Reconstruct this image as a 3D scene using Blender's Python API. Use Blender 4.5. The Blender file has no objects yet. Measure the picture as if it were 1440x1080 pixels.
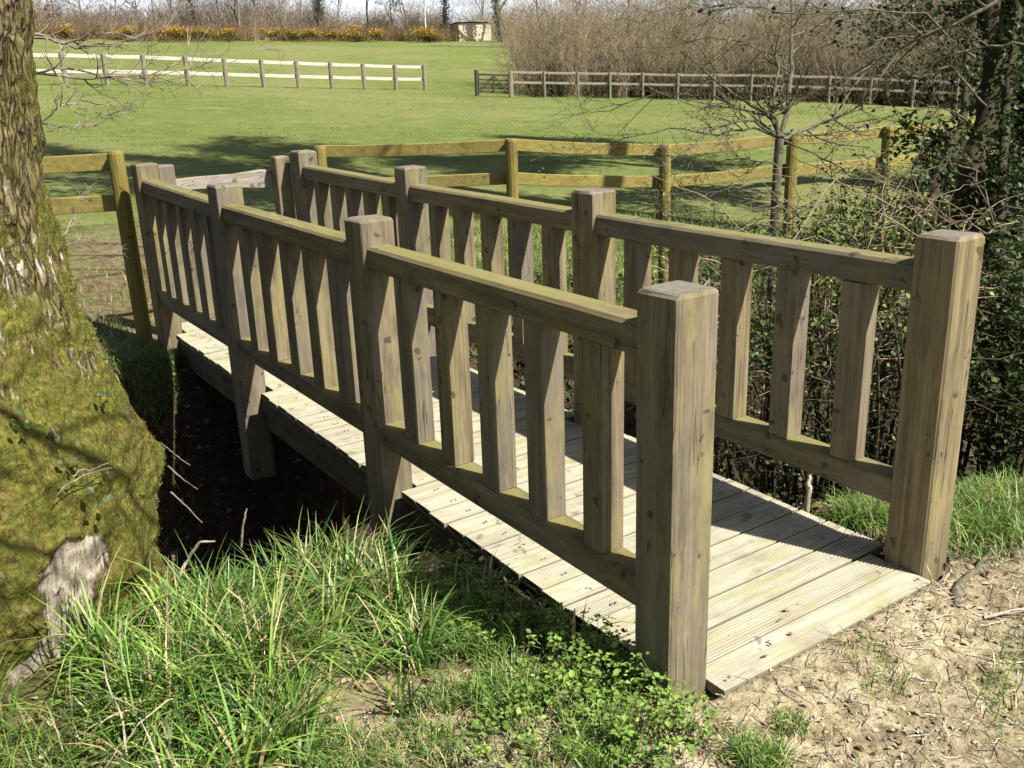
import bpy, math
import numpy as np
rng = np.random.default_rng(7)
S = bpy.context.scene
COL = S.collection
PI = math.pi

# ------------------------------------------------------------------ camera
CAM = np.array([-1.6786, -1.6604, 1.7023]); FPX = 1347.15; PITCH = .3196; ROLL = -.0357; YAW = .5899
Fw = np.array([math.sin(YAW)*math.cos(PITCH), math.cos(YAW)*math.cos(PITCH), -math.sin(PITCH)])
R0 = np.array([math.cos(YAW), -math.sin(YAW), 0.]); U0 = np.cross(R0, Fw)
Rw = math.cos(ROLL)*R0+math.sin(ROLL)*U0; Uw = -math.sin(ROLL)*R0+math.cos(ROLL)*U0
from mathutils import Matrix, Vector
cd = bpy.data.cameras.new('camera'); cam = bpy.data.objects.new('camera', cd); COL.objects.link(cam)
cd.sensor_width = 36; cd.lens = 36*FPX/1440; cd.clip_end = 3000; cd.clip_start = .05
cam.matrix_world = Matrix([[Rw[i], Uw[i], -Fw[i], CAM[i]] for i in range(3)]+[[0, 0, 0, 1]])
S.camera = cam

def ray(u, v): return Fw+(u-720)/FPX*Rw+(540-v)/FPX*Uw
def at(u, v, dep): return CAM+ray(u, v)*dep
def hdir(u, v):
    d = ray(u, v)[:2]; return d/np.linalg.norm(d)
def flat(u, v, d):            # ground position d metres away in the direction seen at u, v
    h = hdir(u, v); x, y = CAM[0]+h[0]*d, CAM[1]+h[1]*d
    return np.array([x, y, float(H(x, y))])

# ------------------------------------------------------------------ noise and terrain
TAB = rng.random((256, 256))
def vn(x, y, s=1., o=0):
    x = np.asarray(x, float)/s+13.7*(o+1); y = np.asarray(y, float)/s+7.3*(o+1)
    xi = np.floor(x).astype(int); yi = np.floor(y).astype(int); fx = x-xi; fy = y-yi
    fx = fx*fx*(3-2*fx); fy = fy*fy*(3-2*fy)
    a = TAB[xi & 255, yi & 255]; b = TAB[(xi+1) & 255, yi & 255]; c = TAB[xi & 255, (yi+1) & 255]; d = TAB[(xi+1) & 255, (yi+1) & 255]
    return (a*(1-fx)+b*fx)*(1-fy)+(c*(1-fx)+d*fx)*fy-.5
def fbm(x, y, s, n=4, o=0):
    r = 0; a = 1
    for i in range(n): r = r+a*vn(x, y, s/2**i, o+i); a *= .5
    return r
def sst(a, b, x):
    t = np.clip((x-a)/(b-a), 0, 1); return t*t*(3-2*t)
def y_near(x): return 1.02-.50*np.clip(x, -2.5, 5)+.06*np.sin(3*x)+.05*np.sin(9*x+1)
def y_far(x): return 5.0-.16*np.clip(x-.5, 0, 8)+.10*np.sin(2.3*x+1)+.25*np.clip(-x, 0, 3)
def H(x, y):
    x = np.asarray(x, float); y = np.asarray(y, float)
    d = np.hypot(x-CAM[0], y-CAM[1]); az = np.degrees(np.arctan2(x-CAM[0], y-CAM[1]))
    far = -.1-.0411*(x-1)+.0578*(y-7)
    k = .015+.00075*np.clip(az-15, 0, 25)
    far = far+k*np.clip(np.minimum(d, 140)-50, 0, None)
    far = far+.10*fbm(x, y, 9., 3)*sst(8, 30, d)-.36*np.exp(-((x-24)**2+(y-43)**2)/130)
    near = -.035-.02*sst(-1, -4, x)+.035*fbm(x, y, .9, 4, 3)*1.
    near = np.where((x > -.2) & (x < 1.5) & (y > -.3) & (y < 1.2), np.minimum(near, -.028), near)
    near = near-.03*sst(-.3, -1.5, y)*0
    t = sst(2.5, 4.6, y+.35*np.clip(x-1.5, 0, 9))
    g = near*(1-t)+np.where(y < 12, np.minimum(far, 5), far)*t
    yn = y_near(x); yf = y_far(x)
    w = sst(0, 1., (y-yn)/(.75+1.7*sst(.9, 1.6, x)))*sst(0, 1.1, yf-y)
    w = w*(1-sst(7, 14, x))*(1-.0*x)
    g = g-1.45*w+.10*fbm(x, y, .5, 3, 9)*w
    # rough micro relief near the camera
    g = g+.018*fbm(x, y, .16, 3, 5)*(1-sst(5, 9, d))+.03*fbm(x, y, 1.1, 3, 8)*sst(5.0, 6, y)*(1-sst(20, 40, d))
    g = g+(.016*np.abs(fbm(x, y, .10, 3, 6))+.010*fbm(x, y, .045, 2, 7))*(1-sst(3, 5, d))
    fr = (x > -.3) & (x < 1.6); g = np.where(fr, g+(.020)*sst(.12, -.02, y)*sst(-.5, -.06, y), g)
    fr = (x > -.02) & (x < 1.16) & (y < -.062) & (y > -.35); tt_ = sst(-.35, -.12, y); g = np.where(fr, g*(1-tt_)+tt_*(-.010+.006*vn(x, y, .05, 3)), g)
    # soil is trodden level with the last deck board and stays below the planks
    inb = (x > -.04) & (x < 1.20) & (y > -.062) & (y < 2.2)
    g = np.where(inb, np.minimum(g, -.052), g)
    inb = (x > -.12) & (x < 1.30) & (y > 4.6) & (y < 5.5)
    g = np.where(inb, np.minimum(g, -.06), g)
    return g

# ------------------------------------------------------------------ mesh building
class MB:
    def __init__(s): s.V = []; s.F = []; s.T = []; s.C = []; s.n = 0; s.sm = True
    def add(s, V, F=None, T=None, C=None):
        V = np.asarray(V, float).reshape(-1, 3)
        if F is not None and len(F): s.F.append(np.asarray(F, int).reshape(-1, 4)+s.n)
        if T is not None and len(T): s.T.append(np.asarray(T, int).reshape(-1, 3)+s.n)
        s.V.append(V); s.C.append(np.ones((len(V), 3))*.5 if C is None else np.asarray(C, float).reshape(-1, 3)); s.n += len(V)
    def build(s, name, mat, parent=None, smooth=False, col=False, loc=None):
        V = np.concatenate(s.V)
        if loc is not None: V = V-np.asarray(loc, float)
        F = np.concatenate(s.F) if s.F else np.zeros((0, 4), int); T = np.concatenate(s.T) if s.T else np.zeros((0, 3), int)
        me = bpy.data.meshes.new(name)
        me.vertices.add(len(V)); me.vertices.foreach_set('co', V.astype(np.float32).ravel())
        L = np.concatenate([F.ravel(), T.ravel()]).astype(np.int32)
        me.loops.add(len(L)); me.loops.foreach_set('vertex_index', L)
        me.polygons.add(len(F)+len(T))
        st = np.concatenate([np.arange(len(F))*4, len(F)*4+np.arange(len(T))*3]).astype(np.int32)
        me.polygons.foreach_set('loop_start', st)
        me.polygons.foreach_set('use_smooth', np.full(len(st), smooth))
        if col:
            C = np.concatenate(s.C); a = me.color_attributes.new('col', 'FLOAT_COLOR', 'POINT')
            a.data.foreach_set('color', np.concatenate([C, np.ones((len(C), 1))], 1).astype(np.float32).ravel())
        me.update(calc_edges=True); me.validate()
        me.materials.append(mat)
        o = bpy.data.objects.new(name, me); COL.objects.link(o)
        if parent is not None: o.parent = parent
        if loc is not None and parent is None: o.location = loc
        return o

def tag(o, label=None, cat=None, group=None, kind=None):
    if label: o['label'] = label
    if cat: o['category'] = cat
    if group: o['group'] = group
    if kind: o['kind'] = kind
    return o
def thing(name, label, cat, group=None, loc=(0, 0, 0)):
    o = bpy.data.objects.new(name, None); COL.objects.link(o); o.location = loc
    o.empty_display_size = .2
    return tag(o, label, cat, group)

def box(mb, lo, hi, bev=.006, top=0., jit=0., C=None):
    """bevelled box; top = extra chamfer at the upper edge, jit = slight unevenness"""
    lo = np.array(lo, float); hi = np.array(hi, float)
    zs = [lo[2], lo[2]+bev, hi[2]-bev-top, hi[2]-top*.35, hi[2]]
    ins = [bev, 0, 0, bev*.7+top*.7, bev+top*2.2]
    rings = []
    for z, i in zip(zs, ins):
        b = bev
        x0, y0, x1, y1 = lo[0]+i, lo[1]+i, hi[0]-i, hi[1]-i
        rings.append([(x0+b, y0, z), (x1-b, y0, z), (x1, y0+b, z), (x1, y1-b, z), (x1-b, y1, z), (x0+b, y1, z), (x0, y1-b, z), (x0, y0+b, z)])
    V = np.array(rings).reshape(-1, 3)
    if jit: V = V+rng.normal(0, jit, V.shape)*np.array([1, 1, 1])
    F = []
    for k in range(4):
        for j in range(8):
            a = k*8+j; b_ = k*8+(j+1) % 8; F.append((a, b_, b_+8, a+8))
    F += [(32, 33, 38, 39), (33, 34, 37, 38), (34, 35, 36, 37)]
    F += [(7, 6, 1, 0), (6, 5, 2, 1), (5, 4, 3, 2)]
    mb.add(V, F, C=None if C is None else np.tile(C, (len(V), 1)))

def beam(mb, a, b, w, h, bev=.006, rnd=0, sag=0., seg=1):
    """squared member from a to b (any direction), w wide, h high"""
    a = np.array(a, float); b = np.array(b, float); d = b-a; L = np.linalg.norm(d); d /= L
    up = np.array([0, 0, 1.]);
    if abs(d[2]) > .9: up = np.array([0, 1., 0])
    s = np.cross(d, up); s /= np.linalg.norm(s); u = np.cross(s, d)
    w2, h2 = w/2, h/2
    pr = [(-w2+bev, -h2), (w2-bev, -h2), (w2, -h2+bev), (w2, h2-bev), (w2-bev, h2), (-w2+bev, h2), (-w2, h2-bev), (-w2, -h2+bev)]
    V = []; ts = np.linspace(0, 1, seg+1)
    for t in ts:
        c = a+(b-a)*t-np.array([0, 0, 1])*sag*4*t*(1-t)
        j = rng.normal(0, rnd, 2) if rnd else (0, 0)
        for p, r in pr: V.append(c+s*(p+j[0])+u*(r+j[1]))
    F = []
    for k in range(seg):
        for j in range(8):
            x = k*8+j; y = k*8+(j+1) % 8; F.append((x, x+8, y+8, y))
    e = seg*8
    F += [(e+0, e+7, e+6, e+5), (e+0, e+5, e+4, e+1), (e+1, e+4, e+3, e+2), (5, 6, 7, 0), (1, 4, 5, 0), (2, 3, 4, 1)]
    mb.add(V, F)

def tubes(mb, P, R, sides=3, C=None):
    """P (N,K,3) polylines, R (N,K) radii"""
    N, K, _ = P.shape
    if N == 0: return
    T = np.gradient(P, axis=1); T /= np.linalg.norm(T, axis=2, keepdims=True)+1e-9
    ref = np.where(np.abs(T[:, :1, 2:3]) > .8, np.array([1., 0, 0]), np.array([0, 0, 1.]))
    ref = np.broadcast_to(ref, T.shape)
    A = np.cross(T, ref); A /= np.linalg.norm(A, axis=2, keepdims=True)+1e-9; B = np.cross(T, A)
    an = np.arange(sides)*2*PI/sides
    V = P[:, :, None, :]+R[:, :, None, None]*(A[:, :, None, :]*np.cos(an)[None, None, :, None]+B[:, :, None, :]*np.sin(an)[None, None, :, None])
    n = np.arange(N)[:, None, None]*K*sides; k = np.arange(K-1)[None, :, None]*sides; j = np.arange(sides)[None, None, :]; j2 = (j+1) % sides
    F = np.stack([n+k+j, n+k+j2, n+k+sides+j2, n+k+sides+j], -1).reshape(-1, 4)
    CC = None
    if C is not None: CC = np.broadcast_to(C[:, None, None, :], V.shape)
    mb.add(V, F, C=CC)

def grow(base, d0, L, r0, spec, r=None, k0=8, wig=.08, up0=.0):
    """vectorised tree; spec = list of (children, length ratio, spread, wiggle, up pull, start t); returns [(P,R)] per level"""
    r = r or rng
    def poly(st, dr, ln, ra, K, wg, up, tip):
        N = len(st); P = np.zeros((N, K, 3)); P[:, 0] = st; d = dr.copy()
        for k in range(1, K):
            d = d+r.normal(0, wg, (N, 3)); d[:, 2] += up/K
            d /= np.linalg.norm(d, axis=1, keepdims=True)
            P[:, k] = P[:, k-1]+d*(ln/(K-1))[:, None]
        t = np.linspace(0, 1, K)[None, :]
        return P, ra[:, None]*(1-t*(1-tip))
    lev = [poly(np.array([base], float), np.array([d0], float)/np.linalg.norm(d0), np.array([float(L)]), np.array([float(r0)]), k0, wig, up0, .3)]
    Ls = np.array([float(L)])
    for (n, lr, sp, wg, up, t0) in spec:
        P, R = lev[-1]; N, K, _ = P.shape
        idx = np.repeat(np.arange(N), n); t = t0+(1-t0)*r.random(len(idx))**.8; ft = t*(K-1); i0 = np.minimum(ft.astype(int), K-2); fr = (ft-i0)[:, None]
        st = P[idx, i0]*(1-fr)+P[idx, i0+1]*fr; rr = (R[idx, i0]*(1-fr[:, 0])+R[idx, i0+1]*fr[:, 0])
        dp = P[idx, i0+1]-P[idx, i0]; dp /= np.linalg.norm(dp, axis=1, keepdims=True)+1e-9
        rv = r.normal(0, 1, (len(idx), 3)); rv -= dp*(rv*dp).sum(1, keepdims=True); rv /= np.linalg.norm(rv, axis=1, keepdims=True)
        s = sp*(.6+.8*r.random((len(idx), 1))); d = dp*np.cos(s)+rv*np.sin(s)
        ln = Ls[idx]*lr*(.6+.7*r.random(len(idx)))*(1.15-.6*t)
        rad = np.minimum(rr*.7, .7*rr)
        lev.append(poly(st, d, ln, rad, 5 if len(idx) > 400 else 7, wg, up, .25)); Ls = ln
    return lev
def addtree(mb, lev, sides=(8, 5, 4, 3, 3), rmin=0., C=None):
    for (P, R), s in zip(lev, sides): tubes(mb, P, np.maximum(R, rmin), s, None if C is None else np.tile(C, (len(P), 1)))

def leaves(mb, P, size, up=.5, C=(.05, .09, .02), cv=.3, r=None, fold=.3, asp=.6, N=None):
    """leaf-sized folded diamonds at the points P; up = how far they face upwards"""
    r = r or rng; n = len(P)
    nn = r.normal(0, 1, (n, 3))*(1-up)
    nn[:, 2] = np.abs(nn[:, 2])+up
    if N is not None: nn = nn+N
    nn /= np.linalg.norm(nn, axis=1, keepdims=True)
    a = np.cross(nn, r.normal(0, 1, (n, 3))); a /= np.linalg.norm(a, axis=1, keepdims=True); b = np.cross(nn, a)
    s = (size*(.6+.8*r.random(n)))[:, None]
    V = np.stack([P-a*s*.5, P-a*s*.1+b*s*asp*.5+nn*s*fold*.3, P+a*s*.2+b*s*asp*.38+nn*s*fold*.3, P+a*s*.55, P+a*s*.2-b*s*asp*.38+nn*s*fold*.3, P-a*s*.1-b*s*asp*.5+nn*s*fold*.3], 1)
    i = np.arange(n)[:, None]*6
    F = np.concatenate([i+np.array([[0, 3, 2, 1]]), i+np.array([[0, 5, 4, 3]])])
    C = np.asarray(C, float)
    if C.ndim == 1: C = np.tile(C, (n, 1))
    c = C*(1+cv*r.normal(0, 1, (n, 1)))
    c = np.clip(c*(1+.08*r.normal(0, 1, (n, 3))), .004, 1)
    mb.add(V.reshape(-1, 3), F, C=np.repeat(c, 6, axis=0))

def blades(mb, P, h, w, lean=.5, C=None, cv=.2, K=5, r=None, dirn=None):
    """grass blades rooted at P"""
    r = r or rng; n = len(P); h = h*np.ones(n); w = w*np.ones(n)
    a = r.random(n)*2*PI; D = np.stack([np.cos(a), np.sin(a), np.zeros(n)], 1)
    if dirn is not None: D = D+dirn; D[:, :2] /= np.linalg.norm(D[:, :2], axis=1, keepdims=True)+1e-6
    W = np.stack([-D[:, 1], D[:, 0], np.zeros(n)], 1); tw = r.normal(0, .5, (n, 1)); W = W*np.cos(tw)+D*np.sin(tw)
    ln = lean*(.3+1.2*r.random(n)); t = np.linspace(0, 1, K)
    V = np.zeros((n, K, 2, 3))
    for k, tt in enumerate(t):
        th = ln*tt**1.3*1.5
        # arc of the blade
        x = (h*tt)*np.sin(th*.75); z = (h*tt)*np.cos(th*.75)
        c = P+D*x[:, None]+np.array([0, 0, 1])*z[:, None]
        ww = (w*(1-tt**2.2)*.5*(.55+.45*min(1, tt*4))+.0002)[:, None]
        V[:, k, 0] = c-W*ww; V[:, k, 1] = c+W*ww
    i = (np.arange(n)*K*2)[:, None]; k = (np.arange(K-1)*2)[None, :]
    F = np.stack([i+k, i+k+1, i+k+3, i+k+2], -1).reshape(-1, 4)
    C = np.asarray(C, float)
    if C.ndim == 1: C = np.tile(C, (n, 1))
    c = C*(1+cv*r.normal(0, 1, (n, 1))); c = np.clip(c*(1+.07*r.normal(0, 1, (n, 3))), .005, 1)
    mb.add(V.reshape(-1, 3), F, C=np.repeat(c, K*2, axis=0))

# ------------------------------------------------------------------ materials
class NT:
    def __init__(s, name):
        s.m = bpy.data.materials.new(name); s.m.use_nodes = True; s.t = s.m.node_tree; s.t.nodes.clear()
        s.out = s.n('ShaderNodeOutputMaterial')
    def n(s, typ, **kw):
        x = s.t.nodes.new(typ)
        for k, v in kw.items(): setattr(x, k, v)
        return x
    def l(s, a, b): s.t.links.new(a, b)
    def co(s, scale=(1, 1, 1), rand=False, loc=(0, 0, 0)):
        tc = s.n('ShaderNodeTexCoord'); mp = s.n('ShaderNodeMapping'); mp.inputs['Scale'].default_value = scale
        src = tc.outputs['Object']
        if rand:
            oi = s.n('ShaderNodeObjectInfo'); mu = s.n('ShaderNodeMath', operation='MULTIPLY'); mu.inputs[1].default_value = 53.
            s.l(oi.outputs['Random'], mu.inputs[0]); ad = s.n('ShaderNodeVectorMath', operation='ADD')
            s.l(src, ad.inputs[0]); s.l(mu.outputs[0], ad.inputs[1]); src = ad.outputs[0]
        s.l(src, mp.inputs['Vector']); return mp.outputs[0]
    def noise(s, v, sc, det=4, rough=.55, dist=0):
        x = s.n('ShaderNodeTexNoise'); x.inputs['Scale'].default_value = sc; x.inputs['Detail'].default_value = det
        x.inputs['Roughness'].default_value = rough; x.inputs['Distortion'].default_value = dist
        s.l(v, x.inputs['Vector']); return x.outputs['Fac']
    def ramp(s, f, stops):
        x = s.n('ShaderNodeValToRGB'); e = x.color_ramp.elements
        while len(e) < len(stops): e.new(.5)
        for k, (p, c) in enumerate(stops):
            e[k].position = p; e[k].color = (*c, 1) if len(c) == 3 else c
        s.l(f, x.inputs[0]); return x.outputs[0]
    def rampf(s, f, a, b, lo=0., hi=1.):
        x = s.n('ShaderNodeMapRange'); x.interpolation_type = 'SMOOTHSTEP'; x.inputs[1].default_value = a; x.inputs[2].default_value = b
        x.inputs[3].default_value = lo; x.inputs[4].default_value = hi; s.l(f, x.inputs[0]); return x.outputs[0]
    def mix(s, f, a, b, mode='MIX'):
        x = s.n('ShaderNodeMix', data_type='RGBA', blend_type=mode)
        for sock, v in ((x.inputs[0], f), (x.inputs[6], a), (x.inputs[7], b)):
            if isinstance(v, (int, float)): sock.default_value = v
            elif isinstance(v, tuple): sock.default_value = (*v, 1)
            else: s.l(v, sock)
        return x.outputs[2]
    def math(s, op, a, b=0.):
        x = s.n('ShaderNodeMath', operation=op)
        for sock, v in ((x.inputs[0], a), (x.inputs[1], b)):
            if isinstance(v, (int, float)): sock.default_value = v
            else: s.l(v, sock)
        return x.outputs[0]
    def bump(s, h, st=.5, d=.01, nrm=None):
        x = s.n('ShaderNodeBump'); x.inputs['Strength'].default_value = st; x.inputs['Distance'].default_value = d
        s.l(h, x.inputs['Height'])
        if nrm is not None: s.l(nrm, x.inputs['Normal'])
        return x.outputs[0]
    def attr(s, name): x = s.n('ShaderNodeAttribute'); x.attribute_name = name; return x
    def bsdf(s, col, rough=.8, nrm=None, spec=.25, **kw):
        x = s.n('ShaderNodeBsdfPrincipled'); x.inputs['Specular IOR Level'].default_value = spec
        if isinstance(col, tuple): x.inputs['Base Color'].default_value = (*col, 1)
        else: s.l(col, x.inputs['Base Color'])
        if isinstance(rough, (int, float)): x.inputs['Roughness'].default_value = rough
        else: s.l(rough, x.inputs['Roughness'])
        if nrm is not None: s.l(nrm, x.inputs['Normal'])
        s.l(x.outputs[0], s.out.inputs[0]); return x

def wood(name, ax, dark, mid, light, algae=.45, green=(.30, .28, .08), topgreen=.5, crack=1., grey=.8, endcol=(.17, .15, .13)):
    t = NT(name)
    def sc(lg, cr): v = [cr, cr, cr]; v[ax] = lg; return tuple(v)
    base = t.noise(t.co(sc(1.3, 34), True), 1., 9, .72, .25)
    fine = t.noise(t.co(sc(7, 260), True), 1., 6, .75)
    blot = t.noise(t.co(sc(1.6, 5), True), 1.4, 4, .6)
    c = t.ramp(base, [(.26, dark), (.48, mid), (.70, light)])
    oi_ = t.n('ShaderNodeObjectInfo'); gy_ = tuple([float(np.mean(mid))*f_ for f_ in (1.12, 1.0, .84)])
    c = t.mix(t.rampf(oi_.outputs['Random'], .05, .95, .06*grey, grey), c, t.mix(base, tuple(x*.6 for x in gy_), tuple(x*1.65 for x in gy_)))
    c = t.mix(t.rampf(fine, .38, .68, .0, .42), c, dark)
    # silvery weathering and green algae in patches
    c = t.mix(t.rampf(blot, .52, .72, 0, .45), c, tuple(.72*x+.28*np.mean(mid) for x in light))
    alg = t.noise(t.co(sc(2.2, 7), True, ), 1.7, 5, .65)
    geo = t.n('ShaderNodeNewGeometry'); sx = t.n('ShaderNodeSeparateXYZ'); t.l(geo.outputs['Normal'], sx.inputs[0])
    up = t.rampf(sx.outputs['Z'], .55, .95)
    f = t.math('MULTIPLY', t.rampf(alg, .47, .66), algae)
    if topgreen: f = t.math('MAXIMUM', f, t.math('MULTIPLY', t.math('MULTIPLY', up, topgreen), t.rampf(alg, .34, .55, .45, 1)))
    c = t.mix(f, c, green)
    if ax == 2: c = t.mix(t.math('MULTIPLY', up, .85), c, t.mix(t.noise(t.co((60, 60, 60), True), 1, 5), tuple(x*.7 for x in endcol), tuple(x*1.5 for x in endcol)))
    # drying checks along the grain
    ck = t.noise(t.co(sc(.9, 26), True, ), 1., 3, .5, .2)
    line = t.math('SUBTRACT', 1., t.rampf(t.math('ABSOLUTE', t.math('SUBTRACT', ck, .5)), .0, .006))
    gate = t.rampf(t.noise(t.co(sc(1.7, 6), True), 1., 2), .5, .6)
    line = t.math('MULTIPLY', t.math('MULTIPLY', line, gate), crack)
    c = t.mix(t.math('MULTIPLY', line, .8), c, (.03, .022, .016))
    st2 = t.noise(t.co(sc(3.5, 9), True), 1., 5, .7)
    c = t.mix(t.rampf(st2, .50, .72, 0, .38), c, tuple(x*.55 for x in dark))
    # knots / stains
    kn = t.rampf(t.noise(t.co((14, 14, 14), True), 1., 2), .66, .71)
    c = t.mix(t.math('MULTIPLY', kn, .7), c, tuple(x*.6 for x in dark))
    h = t.math('SUBTRACT', t.math('ADD', t.math('MULTIPLY', base, .6), t.math('MULTIPLY', fine, .5)), t.math('MULTIPLY', line, 1.4))
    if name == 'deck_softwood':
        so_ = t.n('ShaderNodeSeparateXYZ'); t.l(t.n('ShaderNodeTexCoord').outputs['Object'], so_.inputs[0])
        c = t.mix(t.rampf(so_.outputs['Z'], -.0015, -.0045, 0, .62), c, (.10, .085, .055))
        dn = t.noise(t.co((1, 1, 1)), 3.2, 6, .7); c = t.mix(t.rampf(dn, .50, .70, 0, .5), c, (.20, .175, .125))
    t.bsdf(c, .82, t.bump(h, .8, .004), .2)
    return t.m
OAK = dict(dark=(.066, .050, .027), mid=(.190, .153, .089), light=(.345, .288, .182))
m_post = wood('oak_upright', 2, **OAK, algae=.42, green=(.285, .255, .085), topgreen=0)
m_rail = wood('oak_rail', 1, **OAK, algae=.45, green=(.20, .185, .06), topgreen=.8)
m_rail.name = 'oak_rail'
m_beamw = wood('beam_wood', 1, (.05, .035, .025), (.10, .075, .05), (.15, .12, .08), algae=.2, topgreen=0)
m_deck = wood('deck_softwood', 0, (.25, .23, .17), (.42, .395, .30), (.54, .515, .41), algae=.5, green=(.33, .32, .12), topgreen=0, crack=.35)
m_silver = wood('silver_wood', 0, (.12, .10, .09), (.30, .26, .22), (.46, .42, .36), algae=.15, topgreen=0)
m_pine_r = wood('treated_pine_rail', 0, (.15, .115, .032), (.28, .23, .065), (.41, .345, .12), algae=.35, green=(.24, .24, .05), topgreen=0, crack=.3, grey=.1)
m_pine_p = wood('treated_pine_post', 2, (.11, .085, .02), (.22, .18, .045), (.33, .27, .08), algae=.35, green=(.20, .20, .035), topgreen=0, crack=.6, grey=.1)
m_white = wood('bleached_rail', 0, (.34, .31, .26), (.50, .47, .41), (.62, .59, .53), algae=0, topgreen=0, crack=.2, grey=.1)
m_greyp = wood('grey_post', 2, (.10, .085, .065), (.22, .19, .15), (.33, .29, .22), algae=.3, topgreen=0)
m_greyr = wood('grey_rail', 0, (.16, .14, .11), (.34, .30, .25), (.46, .42, .36), algae=.1, topgreen=0)
m_dark = wood('dark_gate_wood', 0, (.04, .035, .025), (.09, .075, .05), (.14, .12, .08), algae=.2, topgreen=0)
m_shed = wood('shed_board', 0, (.50, .41, .30), (.56, .47, .35), (.62, .53, .40), algae=0, topgreen=0, crack=.2, grey=.1)

def colmat(name, rough=.6, trans=.35, spec=.3, varsc=0):
    t = NT(name); a = t.attr('col'); c = a.outputs['Color']
    if varsc:
        c = t.mix(t.rampf(t.noise(t.co((1, 1, 1)), varsc, 3), .3, .7, 0, .5), c, t.mix(.6, c, (.16, .13, .05)))
    p = t.bsdf(c, rough, None, spec)
    if trans:
        tr = t.n('ShaderNodeBsdfTranslucent'); t.l(t.mix(1., c, (1.25, 1.3, .7), 'MULTIPLY'), tr.inputs['Color'])
        mx = t.n('ShaderNodeMixShader'); mx.inputs[0].default_value = trans
        t.l(p.outputs[0], mx.inputs[1]); t.l(tr.outputs[0], mx.inputs[2]); t.l(mx.outputs[0], t.out.inputs[0])
    return t.m
m_grass = colmat('grass_blade', .42, .26, .4)
m_leaf = colmat('leaf', .5, .25, .3)
m_litter = colmat('dead_leaf', .8, .1, .15)
m_moss = colmat('moss_tuft', .9, .3, .05)
m_soilbit = colmat('soil_clod', .95, 0, .1)

def barkmat(name, a, b, c, sc=30, moss=0., mc=(.12, .13, .02), attr=False):
    t = NT(name)
    n1 = t.noise(t.co((sc, sc, sc*.25)), 1., 6, .65); n2 = t.noise(t.co((1, 1, 1)), 7, 4)
    col = t.ramp(n1, [(.3, a), (.52, b), (.72, c)])
    if attr: col = t.mix(1., col, t.attr('col').outputs['Color'], 'MULTIPLY')
    if moss: col = t.mix(t.math('MULTIPLY', t.rampf(n2, .42, .6), moss), col, mc)
    t.bsdf(col, .9, t.bump(n1, .6, .01), .15)
    return t.m
m_bark = barkmat('grey_bark', (.055, .045, .035), (.14, .12, .09), (.30, .27, .22), 40, .35, (.13, .14, .04))
m_haw = barkmat('hawthorn_bark', (.05, .045, .035), (.13, .115, .085), (.28, .25, .19), 60, .35, (.12, .13, .04))
m_twig = barkmat('twig_bark', (.20, .155, .11), (.33, .26, .19), (.48, .40, .30), 5)
m_farb = barkmat('far_bark', (.12, .10, .085), (.19, .16, .135), (.29, .25, .215), 3)
m_dkbark = barkmat('dark_bark', (.018, .014, .010), (.05, .04, .028), (.10, .085, .06), 40, .5, (.06, .065, .02))
m_birch = barkmat('birch_bark', (.45, .42, .38), (.7, .67, .62), (.8, .78, .74), 3)
m_deadtw = barkmat('dead_twig', (.22, .18, .13), (.42, .36, .28), (.6, .54, .44), 50)

m_bramb = barkmat('bramble_stem', (.10, .075, .05), (.22, .17, .12), (.36, .30, .22), 9)
m_limb = barkmat('limb_bark', (.07, .055, .045), (.21, .175, .14), (.44, .38, .30), 9)
def wire_mat():
    t = NT('galvanised_wire'); t.bsdf(t.ramp(t.noise(t.co((20, 20, 20)), 3, 3), [(.3, (.12, .12, .11)), (.7, (.22, .21, .2))]), .45, None, .4, ); return t.m
m_wire = wire_mat()

# ------------------------------------------------------------------ ground sheet
def axis(fine0, fine1, st, lo, hi, g=1.07, mx=8.):
    a = list(np.arange(fine0, fine1, st)); s = st; x = a[-1]
    while x < hi: s = min(s*g, mx); x += s; a.append(x)
    s = st; x = a[0]; b = []
    while x > lo: s = min(s*g, mx); x -= s; b.append(x)
    return np.array(b[::-1]+a)
def axis2():
    a = list(np.arange(-1.3, .3, .014))+list(np.arange(.3, 6.2, .03)); x = a[-1]; s = .03
    while x < 900: s = min(s*1.055, 14); x += s; a.append(x)
    x = a[0]; s = .014; b = []
    while x > -260: s = min(s*1.07, 14); x -= s; b.append(x)
    return np.array(b[::-1]+a)
gx = axis(-1.3, 2.6, .016, -420, 620, 1.06, 14); gy = axis2()
GX, GY = np.meshgrid(gx, gy, indexing='ij'); GZ = H(GX, GY)
nx, ny = GX.shape
ii = (np.arange(nx-1)[:, None]*ny+np.arange(ny-1)[None, :]).ravel()
def mud_mask(x, y):
    e = fbm(x, y, .7, 4, 21)
    T_ = np.interp(x, [-2.6, -1.5, -1.15, -.92, -.5, -.38, -.2, 0], [.3, .35, .40, .64, .66, .52, .34, .25])
    front = sst(.35, -.05, y+.42*(x-1.2)*np.where(x > 1.3, 1, 0)+.0*x-.25*sst(0, -1.4, x)*0+e*.5-.1)
    front = np.maximum(front*sst(-1.25, -.35, x+e*.7-.55*np.clip(-y, 0, 1)), .8*sst(.08, -.12, y-T_+.5*fbm(x, y, .22, 4, 70)+e*.2)*sst(-1.6, -1.2, x+e*.3)*(x < .1))
    back = sst(5.0, 5.5, y+e*.3)*sst(1.9, .9, x+e*1.6-.10*(y-6))*sst(10.5, 8.2, y+e*2)
    b2 = sst(5.0, 4.2, y)*sst(2.4, 3.2, y)*0
    return np.clip(np.maximum(front, back*.95), 0, 1)
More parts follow.
